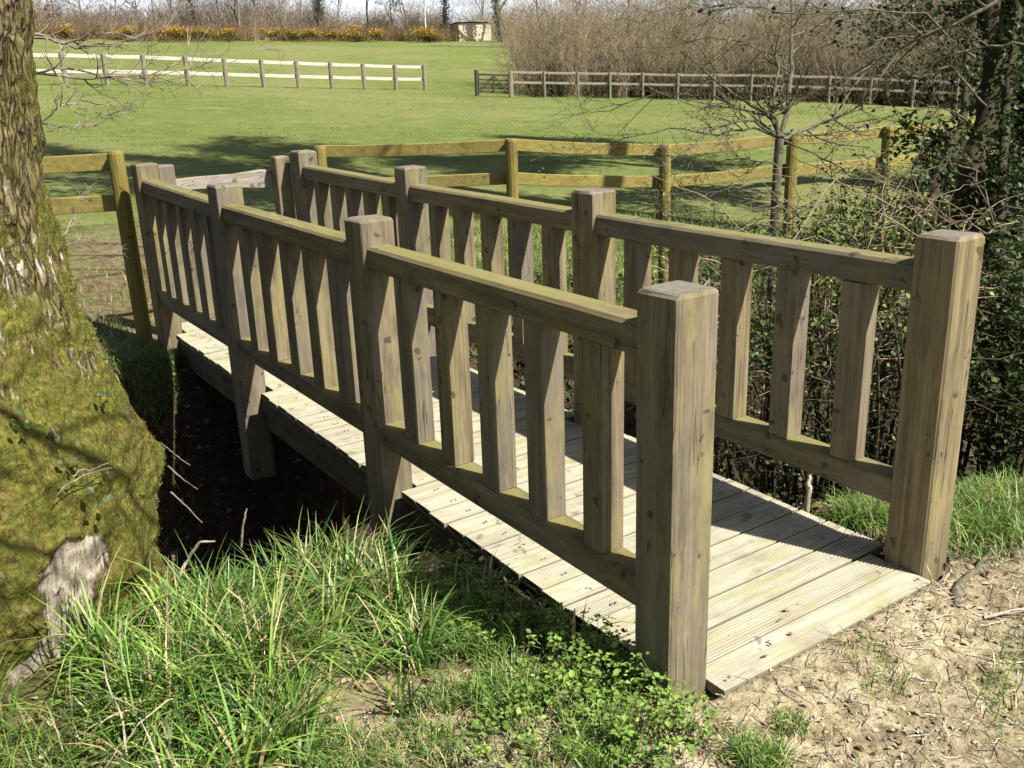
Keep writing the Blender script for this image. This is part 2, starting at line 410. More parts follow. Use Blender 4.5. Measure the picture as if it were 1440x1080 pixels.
def litter_mask(x, y):
    e = fbm(x, y, .6, 4, 31)
    yn = y_near(x); yf = y_far(x)
    d = sst(-.55, -.15, y-yn+e*.3)*sst(-.35, .05, yf-y+e*.3)*(1-sst(6, 9, x))
    return np.clip(d+.9*sst(2.3, 3.3, x+e)*sst(5., 4.3, y+.4*(x-2)+e)*sst(.1, .7, y+e), 0, 1)
MM = mud_mask(GX, GY); LM = litter_mask(GX, GY); DD = np.hypot(GX-CAM[0], GY-CAM[1])
g = MB(); g.add(np.stack([GX, GY, GZ], -1), np.stack([ii, ii+ny, ii+ny+1, ii+1], -1), C=np.stack([MM, LM, sst(4.6, 6.2, GY)], -1))
def ground_mat():
    t = NT('ground'); sep = t.n('ShaderNodeSeparateColor'); t.l(t.attr('col').outputs['Color'], sep.inputs[0])
    mud, lit, fld = sep.outputs
    P = t.co()
    n1 = t.noise(P, 1.6, 6, .6); n2 = t.noise(P, 14, 6, .65); n3 = t.noise(P, 70, 5, .7); n4 = t.noise(t.co((1, 1, 1), loc=(3, 3, 3)), .09, 4)
    earth = t.ramp(n2, [(.30, (.10, .075, .045)), (.42, (.26, .212, .13)), (.54, (.43, .368, .24)), (.72, (.60, .53, .385))])
    earth = t.mix(t.rampf(n1, .42, .62, .55, 0), earth, (.24, .19, .12))
    earth = t.mix(t.rampf(n3, .5, .75, 0, .5), earth, (.13, .09, .05))
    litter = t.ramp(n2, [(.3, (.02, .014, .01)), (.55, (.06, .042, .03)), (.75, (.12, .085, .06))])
    gr = t.ramp(n1, [(.3, (.088, .122, .027)), (.5, (.120, .158, .038)), (.7, (.165, .188, .056))])
    gr = t.mix(t.rampf(n2, .35, .7, 0, .35), gr, (.175, .185, .068))
    gr = t.mix(t.rampf(n4, .42, .62, 0, .5), gr, (.215, .205, .09))
    bare = t.rampf(t.noise(t.co((.35, .35, .35)), 1.3, 6, .7), .60, .72, 0, .6)
    gr = t.mix(bare, gr, (.34, .29, .17))
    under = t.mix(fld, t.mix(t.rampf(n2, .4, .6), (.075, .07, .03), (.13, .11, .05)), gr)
    earth = t.mix(fld, earth, t.mix(1., earth, (.50, .45, .40), 'MULTIPLY'))
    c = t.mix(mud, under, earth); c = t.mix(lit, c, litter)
    h = t.math('ADD', t.math('MULTIPLY', n2, 1.), t.math('MULTIPLY', n3, .45))
    t.bsdf(c, .95, t.bump(h, .8, .035), .12); return t.m
ground = tag(g.build('ground', ground_mat(), smooth=True, col=True), 'grassy and muddy ground with a ditch under the footbridge and a field beyond', 'ground', kind='structure')

# ------------------------------------------------------------------ footbridge
W = 1.1476; SB = .148
PY = [0., 1.7563, 3.5142, 5.1563]; PZ = [1.1586, 1.1528, 1.1513, 1.1651]
bridge = thing('footbridge', 'weathered oak footbridge with post and baluster railings over the ditch', 'footbridge')
for xc, tall in ((0., 1.), (W, 1.)):
    for k, (y, z) in enumerate(zip(PY, PZ)):
        y0 = y-(.0236 if (k == 0 and xc > 0) else 0)
        mb = MB(); s = SB/2
        zb = -.25 if k == 0 else (-.56 if k in (1, 2) else -.35)
        box(mb, (xc-s, y0, zb), (xc+s, y0+SB, z), .006, .005, .0014)
        mb.build('post', m_post, bridge, smooth=False)
        if k < 3:
            ya = y+SB-.002 if not (k == 0 and xc > 0) else y0+SB-.002; yb = PY[k+1]+.002
            zt = z-.103; zn = PZ[k+1]-.103
            dxr = rng.normal(0, .003)
            mb = MB(); beam(mb, (xc+dxr, ya, zt-.047), (xc+dxr, yb, zn-.047), .104, .094, .011, .0008, seg=5); mb.build('handrail', m_rail, bridge)
            mb = MB(); beam(mb, (xc, ya, .252), (xc, yb, .252), .100, .096, .006, .0006, seg=3); mb.build('bottom_rail', m_rail, bridge)
            n = 5; clear = yb-ya; bw = .092; gap = (clear-n*bw)/(n+1)
            for i in range(n):
                yy = ya+gap*(i+1)+bw*i+rng.normal(0, .004); dx = rng.normal(0, .003)
                mb = MB(); box(mb, (xc-.044+dx, yy, .298), (xc+.044+dx, yy+bw, min(zt, zn)-.090), .004, 0, .0009)
                mb.build('baluster', m_post, bridge)
# deck of grooved boards
deck = MB(); y = -.066; bi = 0
while y < 5.42:
    w = .1212; pts = []; ng = 10
    x0, x1 = -.004+rng.normal(0, .004), 1.166+rng.normal(0, .004)
    if y < .02: x0, x1 = .078, W-.076
    near_post = [p for p in PY if y < p+SB and y+w > p]
    if near_post and y > .02: x0, x1 = .076, W-.076
    dz = rng.normal(0, .0012); tilt = rng.normal(0, .0015)
    top = []
    for i in range(ng):
        a = i/ng*w; b = w/ng
        top += [(a+b*.06, 0), (a+b*.58, 0), (a+b*.70, -.0052), (a+b*.92, -.0052)]
    if y < .02: top = [(w*j/4, -.001) for j in range(5)]
    prof = [(0, -.034), (0, -.004)]+top+[(w, -.004), (w, -.034)]
    n = len(prof); X = np.linspace(x0, x1, 7); V = []
    bow = rng.normal(0, .002)
    for x in X:
        for (py, pz) in prof: V.append((x, y+py+bow*((x-.57)/.57)**2, pz+dz+tilt*(x-.57)))
    F = []
    for k in range(6):
        for j in range(n-1): F.append((k*n+j, k*n+j+1, (k+1)*n+j+1, (k+1)*n+j))
        F.append((k*n+n-1, k*n, (k+1)*n, (k+1)*n+n-1))
    T = []
    for e in (0, 6):
        o = e*n
        for j in range(1, n-1): T.append((o, o+j, o+j+1))
    deck.add(V, F, T)
    y += .1285; bi += 1
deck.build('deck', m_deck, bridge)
sc_ = MB(); y = -.066; k = 0
while y < 5.42:
    for x in (.115, .135, 1.03, 1.05):
        for dy in (.035,):
            n = 8; a = np.arange(n)/n*2*PI; c = np.array([x+rng.normal(0, .004), y+(.034 if int(x*1000) % 20 else .088)+rng.normal(0, .004), .0028])
            V = np.concatenate([np.stack([c[0]+.0045*np.cos(a), c[1]+.0045*np.sin(a), np.full(n, -.002)], 1), np.stack([c[0]+.0045*np.cos(a), c[1]+.0045*np.sin(a), np.full(n, c[2])], 1), [c+np.array([0, 0, .0008])]])
            sc_.add(V, [(j, (j+1) % n, n+(j+1) % n, n+j) for j in range(n)], [(n+j, n+(j+1) % n, 2*n) for j in range(n)])
    y += .1285
tag(sc_.build('screw_heads', m_wire, bridge), kind='stuff')
for x in (.075, 1.075):
    mb = MB(); beam(mb, (x, .05, -.145), (x, 5.4, -.145), .07, .215, .006, .001, seg=6); mb.build('beam', m_beamw, bridge)
mb = MB()
for y in (1.83, 3.59):
    mb = MB(); box(mb, (-.01, y-.05, -.36), (1.16, y+.05, -.256), .005); mb.build('cross_beam', m_beamw, bridge)

# ------------------------------------------------------------------ far end barrier: two posts and a split bar
bar = thing('barrier', 'silvery split wooden bar between two short posts at the far end of the bridge', 'barrier')
def rel(mb, name, mat, par): return mb.build(name, mat, par)
mb = MB(); box(mb, (.120, 5.36, -.3), (.232, 5.47, 1.132), .006, .006, .0015); rel(mb, 'post', m_post, bar)
mb = MB(); box(mb, (.975, 5.36, -.3), (1.085, 5.47, 1.127), .006, .006, .0015); rel(mb, 'post', m_post, bar)
mb = MB()
Pb = [(.20, 5.52, .975, .075), (.45, 5.53, .972, .085), (.7, 5.53, .968, .105), (.9, 5.52, .965, .125), (1.12, 5.51, .962, .095)]
V = []
for (x, y, z, h) in Pb:
    for a, b in ((-.5, -.5), (.5, -.5), (.5, .42), (.2, .5), (-.5, .46)): V.append((x, y+a*.045, z+b*h+rng.normal(0, .003)))
F = [(k*5+j, k*5+(j+1) % 5, (k+1)*5+(j+1) % 5, (k+1)*5+j) for k in range(4) for j in range(5)]
mb.add(V, F, [(0, 2, 1), (0, 3, 2), (0, 4, 3), (20, 21, 22), (20, 22, 23), (20, 23, 24)]); rel(mb, 'crossbar', m_silver, bar)

# ------------------------------------------------------------------ post and rail fences
def roundpost(mb, x, y, z0, z1, r, lean=(0, 0), n=14, flat_=.0):
    zs = np.array([z0, z0+.3, (z0+z1)/2, z1-.02, z1]); rr = np.array([r, r, r, r, r*.86]); V = []
    for z, q_ in zip(zs, rr):
        a = np.arange(n)/n*2*PI; rad = q_*(1+.03*np.sin(3*a+x*9))
        t = (z-z0)/(z1-z0)
        V += list(np.stack([x+lean[0]*t+rad*np.cos(a), y+lean[1]*t+rad*np.sin(a), np.full(n, z)], 1))
    F = [(k*n+j, k*n+(j+1) % n, (k+1)*n+(j+1) % n, (k+1)*n+j) for k in range(4) for j in range(n)]
    V.append((x+lean[0], y+lean[1], z1+.004)); c = len(V)-1
    mb.add(V, F, [(4*n+j, 4*n+(j+1) % n, c) for j in range(n)])
def fence_obj(name, label, posts, tops, rails, r=.05, m1=None, m2=None, rh=.10, rt=.035, grp=None, square=False, back=.06, cont=None, zoff=0):
    """posts: list of xyz of the post tops; rails: list of offsets below the tops, on the far side"""
    f = thing(name, label, 'fence', grp, loc=(0, 0, 0))
    for p in posts:
        mb = MB(); z0 = float(H(p[0], p[1]))-.2
        if square: box(mb, (p[0]-r, p[1]-r, z0), (p[0]+r, p[1]+r, p[2]), .006, .004, .001)
        else: roundpost(mb, p[0], p[1], z0, p[2], r, (rng.normal(0, .008), rng.normal(0, .008)))
        mb.build('post', m1, f, smooth=False)
    pts = cont if cont is not None else posts
    for a, b in zip(pts[:-1], pts[1:]):
        a = np.array(a, float); b = np.array(b, float); d = (b-a)/np.linalg.norm(b-a); nrm = np.array([-d[1], d[0], 0])
        mid = (a+b)/2-CAM
        if (nrm*mid).sum() < 0: nrm = -nrm
        for off in rails:
            mb = MB(); o1 = nrm*back-np.array([0, 0, off])
            beam(mb, a+o1+rng.normal(0, .003, 3)-d*.02, b+o1+rng.normal(0, .003, 3)-d*.004, rt, rh, .004, .0015, .012, seg=4); mb.build('rail', m2, f)
    return f
gp = at(450, 205, 8.2); mdp = at(717, 195, 8.0); f3 = at(937, 203, 8.3); f4 = at(1116, 186, 8.5); f5 = at(1252, 178, 8.9); f6 = at(1420, 165, 9.6)
fr = fence_obj('wooden_fence', 'yellow-green pine post and rail fence beyond the right side of the bridge', [gp, mdp, f3, f4, f5, f6], None, [.055, .325], .052, m_pine_p, m_pine_r)
# stock wire strands on the same fence
pw = [gp, mdp, f3, f4, f5, f6]
for off in (.62, .80, .95):
    Pt = []
    for a, b in zip(pw[:-1], pw[1:]):
        for t in np.linspace(0, 1, 5)[:-1]: Pt.append(a+(b-a)*t+np.array([.05, .05, -off-.03*math.sin(PI*t)]))
    P = np.array([Pt]); mb = MB(); tubes(mb, P, np.full(P.shape[:2], .0011), 4); mb.build('wire', m_wire, fr)
lp = np.array([-.115, 5.50, 1.245])
l2 = np.array([lp[0]-1.75, lp[1]+1.15, lp[2]-.02]); l3 = l2+np.array([-1.7, 1.1, 0])
fl = fence_obj('wooden_fence', 'short yellow pine fence between the mossy trunk and the far end of the bridge', [lp, l2, l3], None, [.075, .36], .056, m_pine_p, m_pine_r, rh=.115)

# bleached two rail fence across the field
wp = []
for i, u in enumerate([34, 92, 150, 205, 264, 318, 370, 419, 466, 512, 556, 597]):
    d = 42.2+.78*i; v = 110; p = flat(u, v, d); p[2] += 1.22; wp.append(p)
wf = fence_obj('field_fence', 'bleached white two-rail fence crossing the far side of the field', wp, None, [.10, .68], .095, m_greyp, m_white, rh=.14, rt=.05, back=.09)
# long grey rail fence by the thicket
gpst = []
for i, u in enumerate([720, 766, 777+36, 858, 904, 953, 1004, 1056, 1110, 1166, 1224, 1284, 1346, 1410]):
    p = flat(u, 130, 46.5+.05*i); p[2] += 1.18; gpst.append(p)
gf = fence_obj('field_fence', 'grey two-rail fence along the foot of the brown thicket', gpst, None, [.06, .50], .06, m_greyp, m_greyr, rh=.10, rt=.06, back=.07)
# field gate
ga = flat(671, 125, 46.2); gb = flat(719, 125, 46.0); gb = ga+(gb-ga)*.985
gate = thing('field_gate', 'dark five-barred wooden gate at the edge of the brown thicket', 'gate')
dg = (gb-ga)[:2]; Lg = np.linalg.norm(dg)
def gpnt(t, z): p = ga+(gb-ga)*t; return np.array([p[0], p[1], p[2]+z])
mb = MB(); roundpost(mb, ga[0], ga[1], ga[2]-.2, ga[2]+1.17, .10); mb.build('gate_post', m_dark, gate)
mb = MB(); roundpost(mb, gb[0], gb[1], gb[2]-.2, gb[2]+1.15, .09); mb.build('gate_post', m_greyp, gate)
for z, h in ((.22, .08), (.39, .07), (.57, .07), (.75, .07), (.97, .10)):
    mb = MB(); beam(mb, gpnt(.05, z), gpnt(.95, z), .05, h, .004); mb.build('bar', m_dark, gate)
for a, b in (((.06, .15), (.06, 1.03)), ((.94, .15), (.94, 1.0)), ((.08, .25), (.5, .95)), ((.92, .25), (.5, .95)), ((.5, .2), (.5, .96))):
    mb = MB(); A = gpnt(*a); B = gpnt(*b); off = np.array([-.03, -.045, 0]); beam(mb, A+off, B+off, .05, .07, .004); mb.build('brace', m_dark, gate)

# field shelter shed
sh = thing('shed', 'small pale boarded field shelter at the top of the field', 'shed')
a = flat(646, 58, 120.); b = flat(691, 57, 121.5)
e = (b-a)[:2]; Ls = np.linalg.norm(e); e = e/Ls; nb = np.array([-e[1], e[0]]);
if (nb*(a[:2]-CAM[:2])).sum() < 0: nb = -nb
def sp(t, s, z): return np.array([a[0]+e[0]*Ls*t+nb[0]*s, a[1]+e[1]*Ls*t+nb[1]*s, a[2]+z])
nb_ = 14; mb = MB()
for (p0, p1) in (((0, 0), (1, 0)), ((1, 0), (1, 3.0)), ((1, 3.0), (0, 3.0)), ((0, 3.0), (0, 0))):
    for k in range(nb_):
        hz = 1.98 if p0[1] == p1[1] == 0 else 1.98
        z = (k+.5)*hz/nb_; A = sp(p0[0], p0[1], z); B = sp(p1[0], p1[1], z); beam(mb, A, B, .03, hz/nb_+.004, .006, .002)
mb.build('wall', m_shed, sh)
mb = MB(); A = sp(-.04, -.25, 2.12); B = sp(1.04, -.25, 2.12); Cc = sp(1.04, 3.3, 1.95); D_ = sp(-.04, 3.3, 1.95); up = np.array([0, 0, .06])
mb.add([A, B, Cc, D_, A+up, B+up, Cc+up, D_+up], [(3, 2, 1, 0), (4, 5, 6, 7), (0, 1, 5, 4), (1, 2, 6, 5), (2, 3, 7, 6), (3, 0, 4, 7)]); mb.build('roof', m_shed, sh)

# ------------------------------------------------------------------ large mossy tree at the left
tree = thing('mossy_tree', 'large moss-covered tree trunk leaning at the left of the bridge', 'tree', loc=(0, 0, 0))
SIL = [(52, 0), (58, 100), (66, 200), (80, 300), (110, 400), (135, 470), (165, 530), (205, 600), (228, 660), (236, 720), (232, 780)]
def ctr(z): return np.array([-1.75-.14*z, 2.0+.03*z])
zr = []
for (u, v) in SIL:
    d = ray(u, v); az = math.atan2(d[0], d[1]); z = 1.
    for _ in range(12):
        c = ctr(z); D = np.linalg.norm(c-CAM[:2]); ac = math.atan2(c[0]-CAM[0], c[1]-CAM[1]); r = D*math.sin(az-ac)
        z = CAM[2]+d[2]/math.hypot(d[0], d[1])*math.sqrt(D*D-r*r)
    zr.append((z, r))
zr = sorted(zr); zr = [(-1.3, zr[0][1]*1.0), (-.4, zr[0][1]*1.0)]+zr+[(3.2, zr[-1][1]*.82), (6.5, zr[-1][1]*.7)]
zz = np.array([a for a, b in zr]); rrr = np.array([b for a, b in zr])
nz = 520; na = 420
ZL = np.concatenate([np.linspace(-1.2, 2.15, 440), np.linspace(2.2, 6.5, 80)]); AL = np.arange(na)/na*2*PI
A2, Z2 = np.meshgrid(AL, ZL); RB = np.interp(Z2, zz, rrr)
TAU = A2*RB   # arc coordinate
# buttress lobes swelling towards the base
lobe = .045*np.sin(3*A2+.8)*sst(1.0, 0., Z2)+.05*np.sin(7*A2+2.3*Z2)*sst(.6, -.1, Z2)*.4
bu = A2*.62; wx = fbm(bu*2, Z2, .5, 3, 40)*.10
rid = 1-np.abs(2*fbm(bu+wx, Z2*.22, .085, 3, 41)); rid = np.clip(rid, 0, 1)**1.5
plate = fbm(bu+wx*.5, Z2*.45, .05, 4, 43)
mossn = fbm(bu, Z2*.7, .35, 4, 45)
mossm = np.clip(sst(1.45, .25, Z2+1.1*mossn+1.3*fbm(bu, Z2*.6, .07, 4, 49))+.30*sst(.06, .34, mossn), 0, 1)
lump = fbm(bu, Z2, .22, 4, 47)*.045+fbm(bu, Z2, .06, 4, 48)*.022
# bare wood patch where the bark has gone (faces the camera)
az_c = math.atan2(CAM[1]-2.0, CAM[0]+1.75)
for _ in range(1): pass
def ang_of(u, z):       # angle on the trunk surface seen in pixel column u at height z
    best = None
    for k in range(-90, 91, 2):
        aa = az_c+math.radians(k); c = ctr(z); r = np.interp(z, zz, rrr); p = np.array([c[0]+r*math.cos(aa), c[1]+r*math.sin(aa), z])-CAM
        uu = 720+FPX*(p@Rw)/(p@Fw)
        if best is None or abs(uu-u) < best[0]: best = (abs(uu-u), aa)
    return best[1]
def zat(u, v):
    # height on the front of the trunk at a pixel
    d = ray(u, v); z = .2
    for _ in range(20):
        aa = ang_of(u, z); c = ctr(z); r = np.interp(z, zz, rrr); p = np.array([c[0]+r*math.cos(aa), c[1]+r*math.sin(aa)]); dist = np.linalg.norm(p-CAM[:2])
        z = CAM[2]+d[2]/math.hypot(d[0], d[1])*dist
    return z, aa
bare = np.zeros_like(Z2)
for (u, v, ru, rz) in ((122, 815, 38, .12), (128, 800, 38, .08), (95, 935, 44, .16), (110, 870, 34, .12)):
    z, aa = zat(u, v); r = np.interp(z, zz, rrr); da = (A2-aa+PI) % (2*PI)-PI
    e = np.sqrt((da*r/(ru*.0027))**2+((Z2-z)/rz)**2)+.9*fbm(bu, Z2, .12, 5, 50)
    bare = np.maximum(bare, sst(1.35, .75, e))
fine_ = fbm(bu+wx*.3, Z2*.6, .022, 3, 44); crk_ = sst(.10, .0, np.abs(fbm(bu+wx, Z2*.28, .10, 3, 46)))
bark_h = (rid*.012+plate*.012+fine_*.010-crk_*.008)*(1-mossm*.75)*(1-bare)
rad = RB+lobe*.4-.012*sst(.8, .2, Z2)+bark_h+lump*mossm*(1-bare)+.012*mossm*(1-bare)-.006*bare+.004*fbm(bu*3, Z2*.15, .05, 3, 52)*bare
rad -= .012*2
CX = -1.75-.14*Z2; CY = 2.0+.03*Z2
TV = np.stack([CX+rad*np.cos(A2), CY+rad*np.sin(A2), Z2], -1)
i0 = (np.arange(len(ZL)-1)[:, None]*na+np.arange(na)[None, :]); j0 = (np.arange(len(ZL)-1)[:, None]*na+((np.arange(na)+1) % na)[None, :])
lich_sun = sst(-.12, .12, fbm(bu, Z2*.5, .11, 4, 55))*sst(.45, .8, Z2+.3*mossn)*(1-sst(1.15, 1.6, Z2))  # pale lichen band, with sunlit highlights of the bark put into it
tb = MB(); tb.add(TV, np.stack([i0, j0, j0+na, i0+na], -1).reshape(-1, 4), C=np.stack([mossm, bare, lich_sun], -1))
def trunk_mat():
    t = NT('mossy_bark'); sep = t.n('ShaderNodeSeparateColor'); t.l(t.attr('col').outputs['Color'], sep.inputs[0]); ms, br, li = sep.outputs
    co = t.co((1, 1, .30)); wn = t.n('ShaderNodeTexNoise'); wn.inputs['Scale'].default_value = 9; wn.inputs['Detail'].default_value = 4; t.l(co, wn.inputs['Vector'])
    wv = t.n('ShaderNodeVectorMath', operation='SCALE'); wv.inputs[3].default_value = .11; t.l(wn.outputs['Color'], wv.inputs[0])
    wa = t.n('ShaderNodeVectorMath', operation='ADD'); t.l(co, wa.inputs[0]); t.l(wv.outputs[0], wa.inputs[1])
    vo = t.n('ShaderNodeTexVoronoi', feature='DISTANCE_TO_EDGE'); vo.inputs['Scale'].default_value = 31; t.l(wa.outputs[0], vo.inputs['Vector'])
    v2 = t.n('ShaderNodeTexVoronoi', feature='F1'); v2.inputs['Scale'].default_value = 31; t.l(wa.outputs[0], v2.inputs['Vector'])
    s2 = t.n('ShaderNodeSeparateColor'); t.l(v2.outputs['Color'], s2.inputs[0])
    crk = t.math('SUBTRACT', 1., t.rampf(vo.outputs['Distance'], .0, .20))
    n1 = t.noise(t.co((34, 34, 12)), 1., 7, .72); n2 = t.noise(t.co(), 60, 6, .72); n3 = t.noise(t.co(), 5, 5, .6)
    bark = t.ramp(n1, [(.30, (.075, .055, .030)), (.48, (.20, .155, .09)), (.62, (.32, .26, .16)), (.78, (.44, .38, .26))])
    bark = t.mix(t.rampf(n3, .38, .62, .15, .75), bark, t.mix(n2, (.06, .055, .012), (.24, .21, .05)))
    sel = t.math('MULTIPLY', t.rampf(s2.outputs[0], .45, .62), t.rampf(n1, .44, .58)); sel = t.math('MULTIPLY', sel, t.math('ADD', t.math('MULTIPLY', li, 1.2), .14))
    bark = t.mix(sel, bark, t.ramp(n2, [(.3, (.34, .29, .21)), (.55, (.62, .56, .46)), (.75, (.74, .69, .60))]))  # pale plates: lichen and painted sunlit highlights
    bark = t.mix(t.math('MULTIPLY', crk, t.rampf(n1, .35, .6, .85, .35)), bark, (.045, .034, .018))
    moss = t.ramp(n2, [(.32, (.036, .034, .008)), (.47, (.118, .112, .024)), (.63, (.225, .205, .05))])
    moss = t.mix(t.rampf(n3, .46, .66, 0, .6), moss, (.12, .09, .028))
    moss = t.mix(t.rampf(t.noise(t.co(), 17, 4, .7), .42, .62, 0, .6), moss, (.065, .085, .015))
    moss = t.mix(t.rampf(t.noise(t.co((1, 1, .6)), 9, 5, .7), .56, .68, 0, .8), moss, bark)
    mk = t.rampf(t.math('ADD', t.math('MULTIPLY', ms, 1.15), t.math('ADD', t.math('MULTIPLY', t.math('SUBTRACT', n2, .5), 1.6), t.math('MULTIPLY', crk, .30))), .36, .72)
    c = t.mix(mk, bark, moss)
    br = t.rampf(t.math('ADD', br, t.math('MULTIPLY', t.math('SUBTRACT', n2, .5), 1.3)), .35, .75)
    wd = t.ramp(t.noise(t.co((70, 70, 9)), 1., 7, .7), [(.30, (.10, .07, .04)), (.45, (.38, .32, .24)), (.68, (.66, .60, .51))])
    c = t.mix(t.rampf(sep.outputs[1], .05, .40, 0, .85), c, t.mix(n2, (.05, .035, .018), (.17, .125, .07)))
    c = t.mix(br, c, wd)
    h = t.math('ADD', t.math('MULTIPLY', n1, .55), t.math('ADD', t.math('MULTIPLY', n2, .35), t.math('MULTIPLY', t.math('MULTIPLY', crk, t.math('SUBTRACT', 1., t.math('MULTIPLY', mk, .8))), -1.)))
    t.bsdf(c, .92, t.bump(h, .9, .022), .1); return t.m
tb.build('trunk', trunk_mat(), tree, smooth=True, col=True)
# moss fuzz
ok = (mossm > .62+.25*rng.random(mossm.shape)) & (bare < .2) & (Z2 > -.5) & (Z2 < 1.9)
iz, ia = np.nonzero(ok); fac = TV[iz, ia]-np.stack([CX[iz, ia], CY[iz, ia], Z2[iz, ia]], -1)
view = (fac[:, 0]*(CAM[0]+1.75)+fac[:, 1]*(CAM[1]-2)) > -.35
iz, ia = iz[view], ia[view]; pick = rng.integers(0, len(iz), 62000); iz, ia = iz[pick], ia[pick]
P = TV[iz, ia]+rng.normal(0, .004, (len(iz), 3)); nr = np.stack([np.cos(AL[ia]), np.sin(AL[ia]), np.zeros(len(ia))], 1)
P = P-nr*.004
tipd = nr*1.+np.array([0, 0, .5])+rng.normal(0, .5, P.shape); tipd /= np.linalg.norm(tipd, axis=1, keepdims=True)
sd = np.cross(tipd, rng.normal(0, 1, P.shape)); sd /= np.linalg.norm(sd, axis=1, keepdims=True); ln = (.004+.007*rng.random(len(P)))[:, None]
V = np.stack([P-sd*.0016, P+sd*.0016, P+tipd*ln], 1).reshape(-1, 3)
cc = np.array([.135, .135, .030])*(1+1.5*fbm(bu, Z2, .12, 4, 58)[iz, ia][:, None])*(1+.5*rng.normal(0, 1, (len(P), 1))); cc = np.where(rng.random((len(P), 1)) < .08, np.array([.16, .095, .035]), cc); cc = np.clip(cc, .02, .5)
mf = MB(); mf.add(V, None, np.arange(len(V)).reshape(-1, 3), C=np.repeat(cc, 3, 0)); tag(mf.build('moss', m_moss, tree, col=True), kind='stuff')
# branches of the mossy tree reaching out over the field (bare, sunlit)
r2 = np.random.default_rng(5)
def limb(pts, r, kids, rr=r2, lr=.28, twl=.5):
    """guide polyline in world space, resampled, with side twigs"""
    pts = np.array(pts, float); t = np.linspace(0, 1, len(pts)); tt = np.linspace(0, 1, 16)
    Pp = np.stack([np.interp(tt, t, pts[:, i]) for i in range(3)], 1)+rr.normal(0, .006, (16, 3))
    L = np.linalg.norm(pts[-1]-pts[0]); R = r*(1-.8*tt)
    lev = [(Pp[None], R[None])]
    P, Rr = lev[0]
    def kid(P, Rr, n, ln, sp, rm=.7):
        N, K, _ = P.shape; idx = np.repeat(np.arange(N), n); t = .15+.85*rr.random(len(idx)); f = t*(K-1); i = np.minimum(f.astype(int), K-2); fr_ = (f-i)[:, None]
        st = P[idx, i]*(1-fr_)+P[idx, i+1]*fr_; rad = (Rr[idx, i]*(1-fr_[:, 0])+Rr[idx, i+1]*fr_[:, 0])*rm
        d = P[idx, i+1]-P[idx, i]; d /= np.linalg.norm(d, axis=1, keepdims=True); v = rr.normal(0, 1, d.shape); v -= d*(v*d).sum(1, keepdims=True); v /= np.linalg.norm(v, axis=1, keepdims=True)
        s = sp*(.6+.7*rr.random((len(idx), 1))); d = d*np.cos(s)+v*np.sin(s); l = ln*(.35+1.*rr.random(len(idx)))
        K2 = 6; Q = np.zeros((len(idx), K2, 3)); Q[:, 0] = st
        for k in range(1, K2):
            d = d+rr.normal(0, .16, d.shape); d[:, 2] += .03; d /= np.linalg.norm(d, axis=1, keepdims=True); Q[:, k] = Q[:, k-1]+d*(l/(K2-1))[:, None]
        return Q, rad[:, None]*(1-.7*np.linspace(0, 1, K2))[None]
    n1, n2 = kids
    a = kid(P, Rr, n1, L*lr, .8); lev.append(a)
    if n2: lev.append(kid(a[0], a[1], n2, L*lr*.4, .8))
    return lev
D0 = 4.6
guides = [([(60, 48, D0), (90, 60, D0), (125, 48, D0), (160, 46, 4.7), (195, 52, 4.8)], .017),
          ([(60, 52, D0), (95, 62, D0), (105, 68, D0), (135, 63, D0), (165, 64, 4.7), (205, 68, 4.8)], .014),
          ([(105, 66, D0), (190, 55, 4.8), (235, 35, 5.0), (262, 0, 5.1)], .008),
          ([(60, 103, D0), (105, 107, D0), (165, 108, D0), (210, 107, 4.8), (245, 92, 4.9), (275, 58, 5.)], .013),
          ([(60, 100, D0), (110, 98, 4.7), (160, 113, D0), (225, 112, 4.8), (255, 116, 4.9)], .012),
          ([(205, 106, 4.7), (250, 100, 4.9), (300, 93, 5.), (350, 80, 5.2), (372, 58, 5.3)], .006),
          ([(60, 172, D0), (90, 146, D0), (125, 144, 4.7), (165, 143, 4.8)], .010),
          ([(66, 187, D0), (90, 178, D0), (125, 181, 4.7), (165, 160, 4.8), (190, 140, 4.9)], .007),
          ([(60, 12, D0), (82, 4, D0)], .009), ([(60, 30, D0), (85, 10, D0)], .006),
          ([(85, 335, 5.), (106, 305, 5.1), (112, 268, 5.2)], .005), ([(90, 345, 5.), (130, 343, 5.2), (168, 345, 5.3)], .004)]
for gd, r in guides:
    gd = list(gd)
    if gd[0][0] == 60: gd = [(20, gd[0][1]+2, gd[0][2])]+gd
    lev = limb([at(*p) for p in gd], r*.62, (11, 5)); mb = MB(); addtree(mb, lev, (6, 4, 3), .0011); mb.build('branch', m_limb, tree)
for gd, r in (([(-2.6, 2.2, 4.6), (-1.9, .9, 4.2), (-1.35, -.1, 3.6), (-.7, -.6, 3.3), (.2, -.7, 3.2)], .045), ([(-2.4, 1.8, 3.6), (-2.3, .7, 3.2), (-1.9, -.1, 3.0), (-1.2, -.45, 2.75), (-.6, -.5, 2.6)], .04), ([(-2.5, 2.2, 5.2), (-1.2, 1.0, 5.3), (.2, .3, 5.2), (1.2, .2, 5.4)], .035)):  # unseen limbs added above the frame to throw shade bands on the trunk
    lev = limb(gd, r, (9, 4), r2, .24); mb = MB(); addtree(mb, lev, (7, 5, 3), .002); mb.build('branch', m_bark, tree)
# leaders above the frame that throw the dappled shade
r3 = np.random.default_rng(11)
lev = grow((-2.6, 2.15, 6.2), (-.1, .1, 1), 7, .38, [(6, .6, .8, .12, .1, .05), (7, .5, .7, .14, .1, .2), (6, .5, .7, .15, .1, .2)], r3)
mb = MB(); addtree(mb, lev, (10, 6, 4, 3)); mb.build('crown', m_bark, tree)
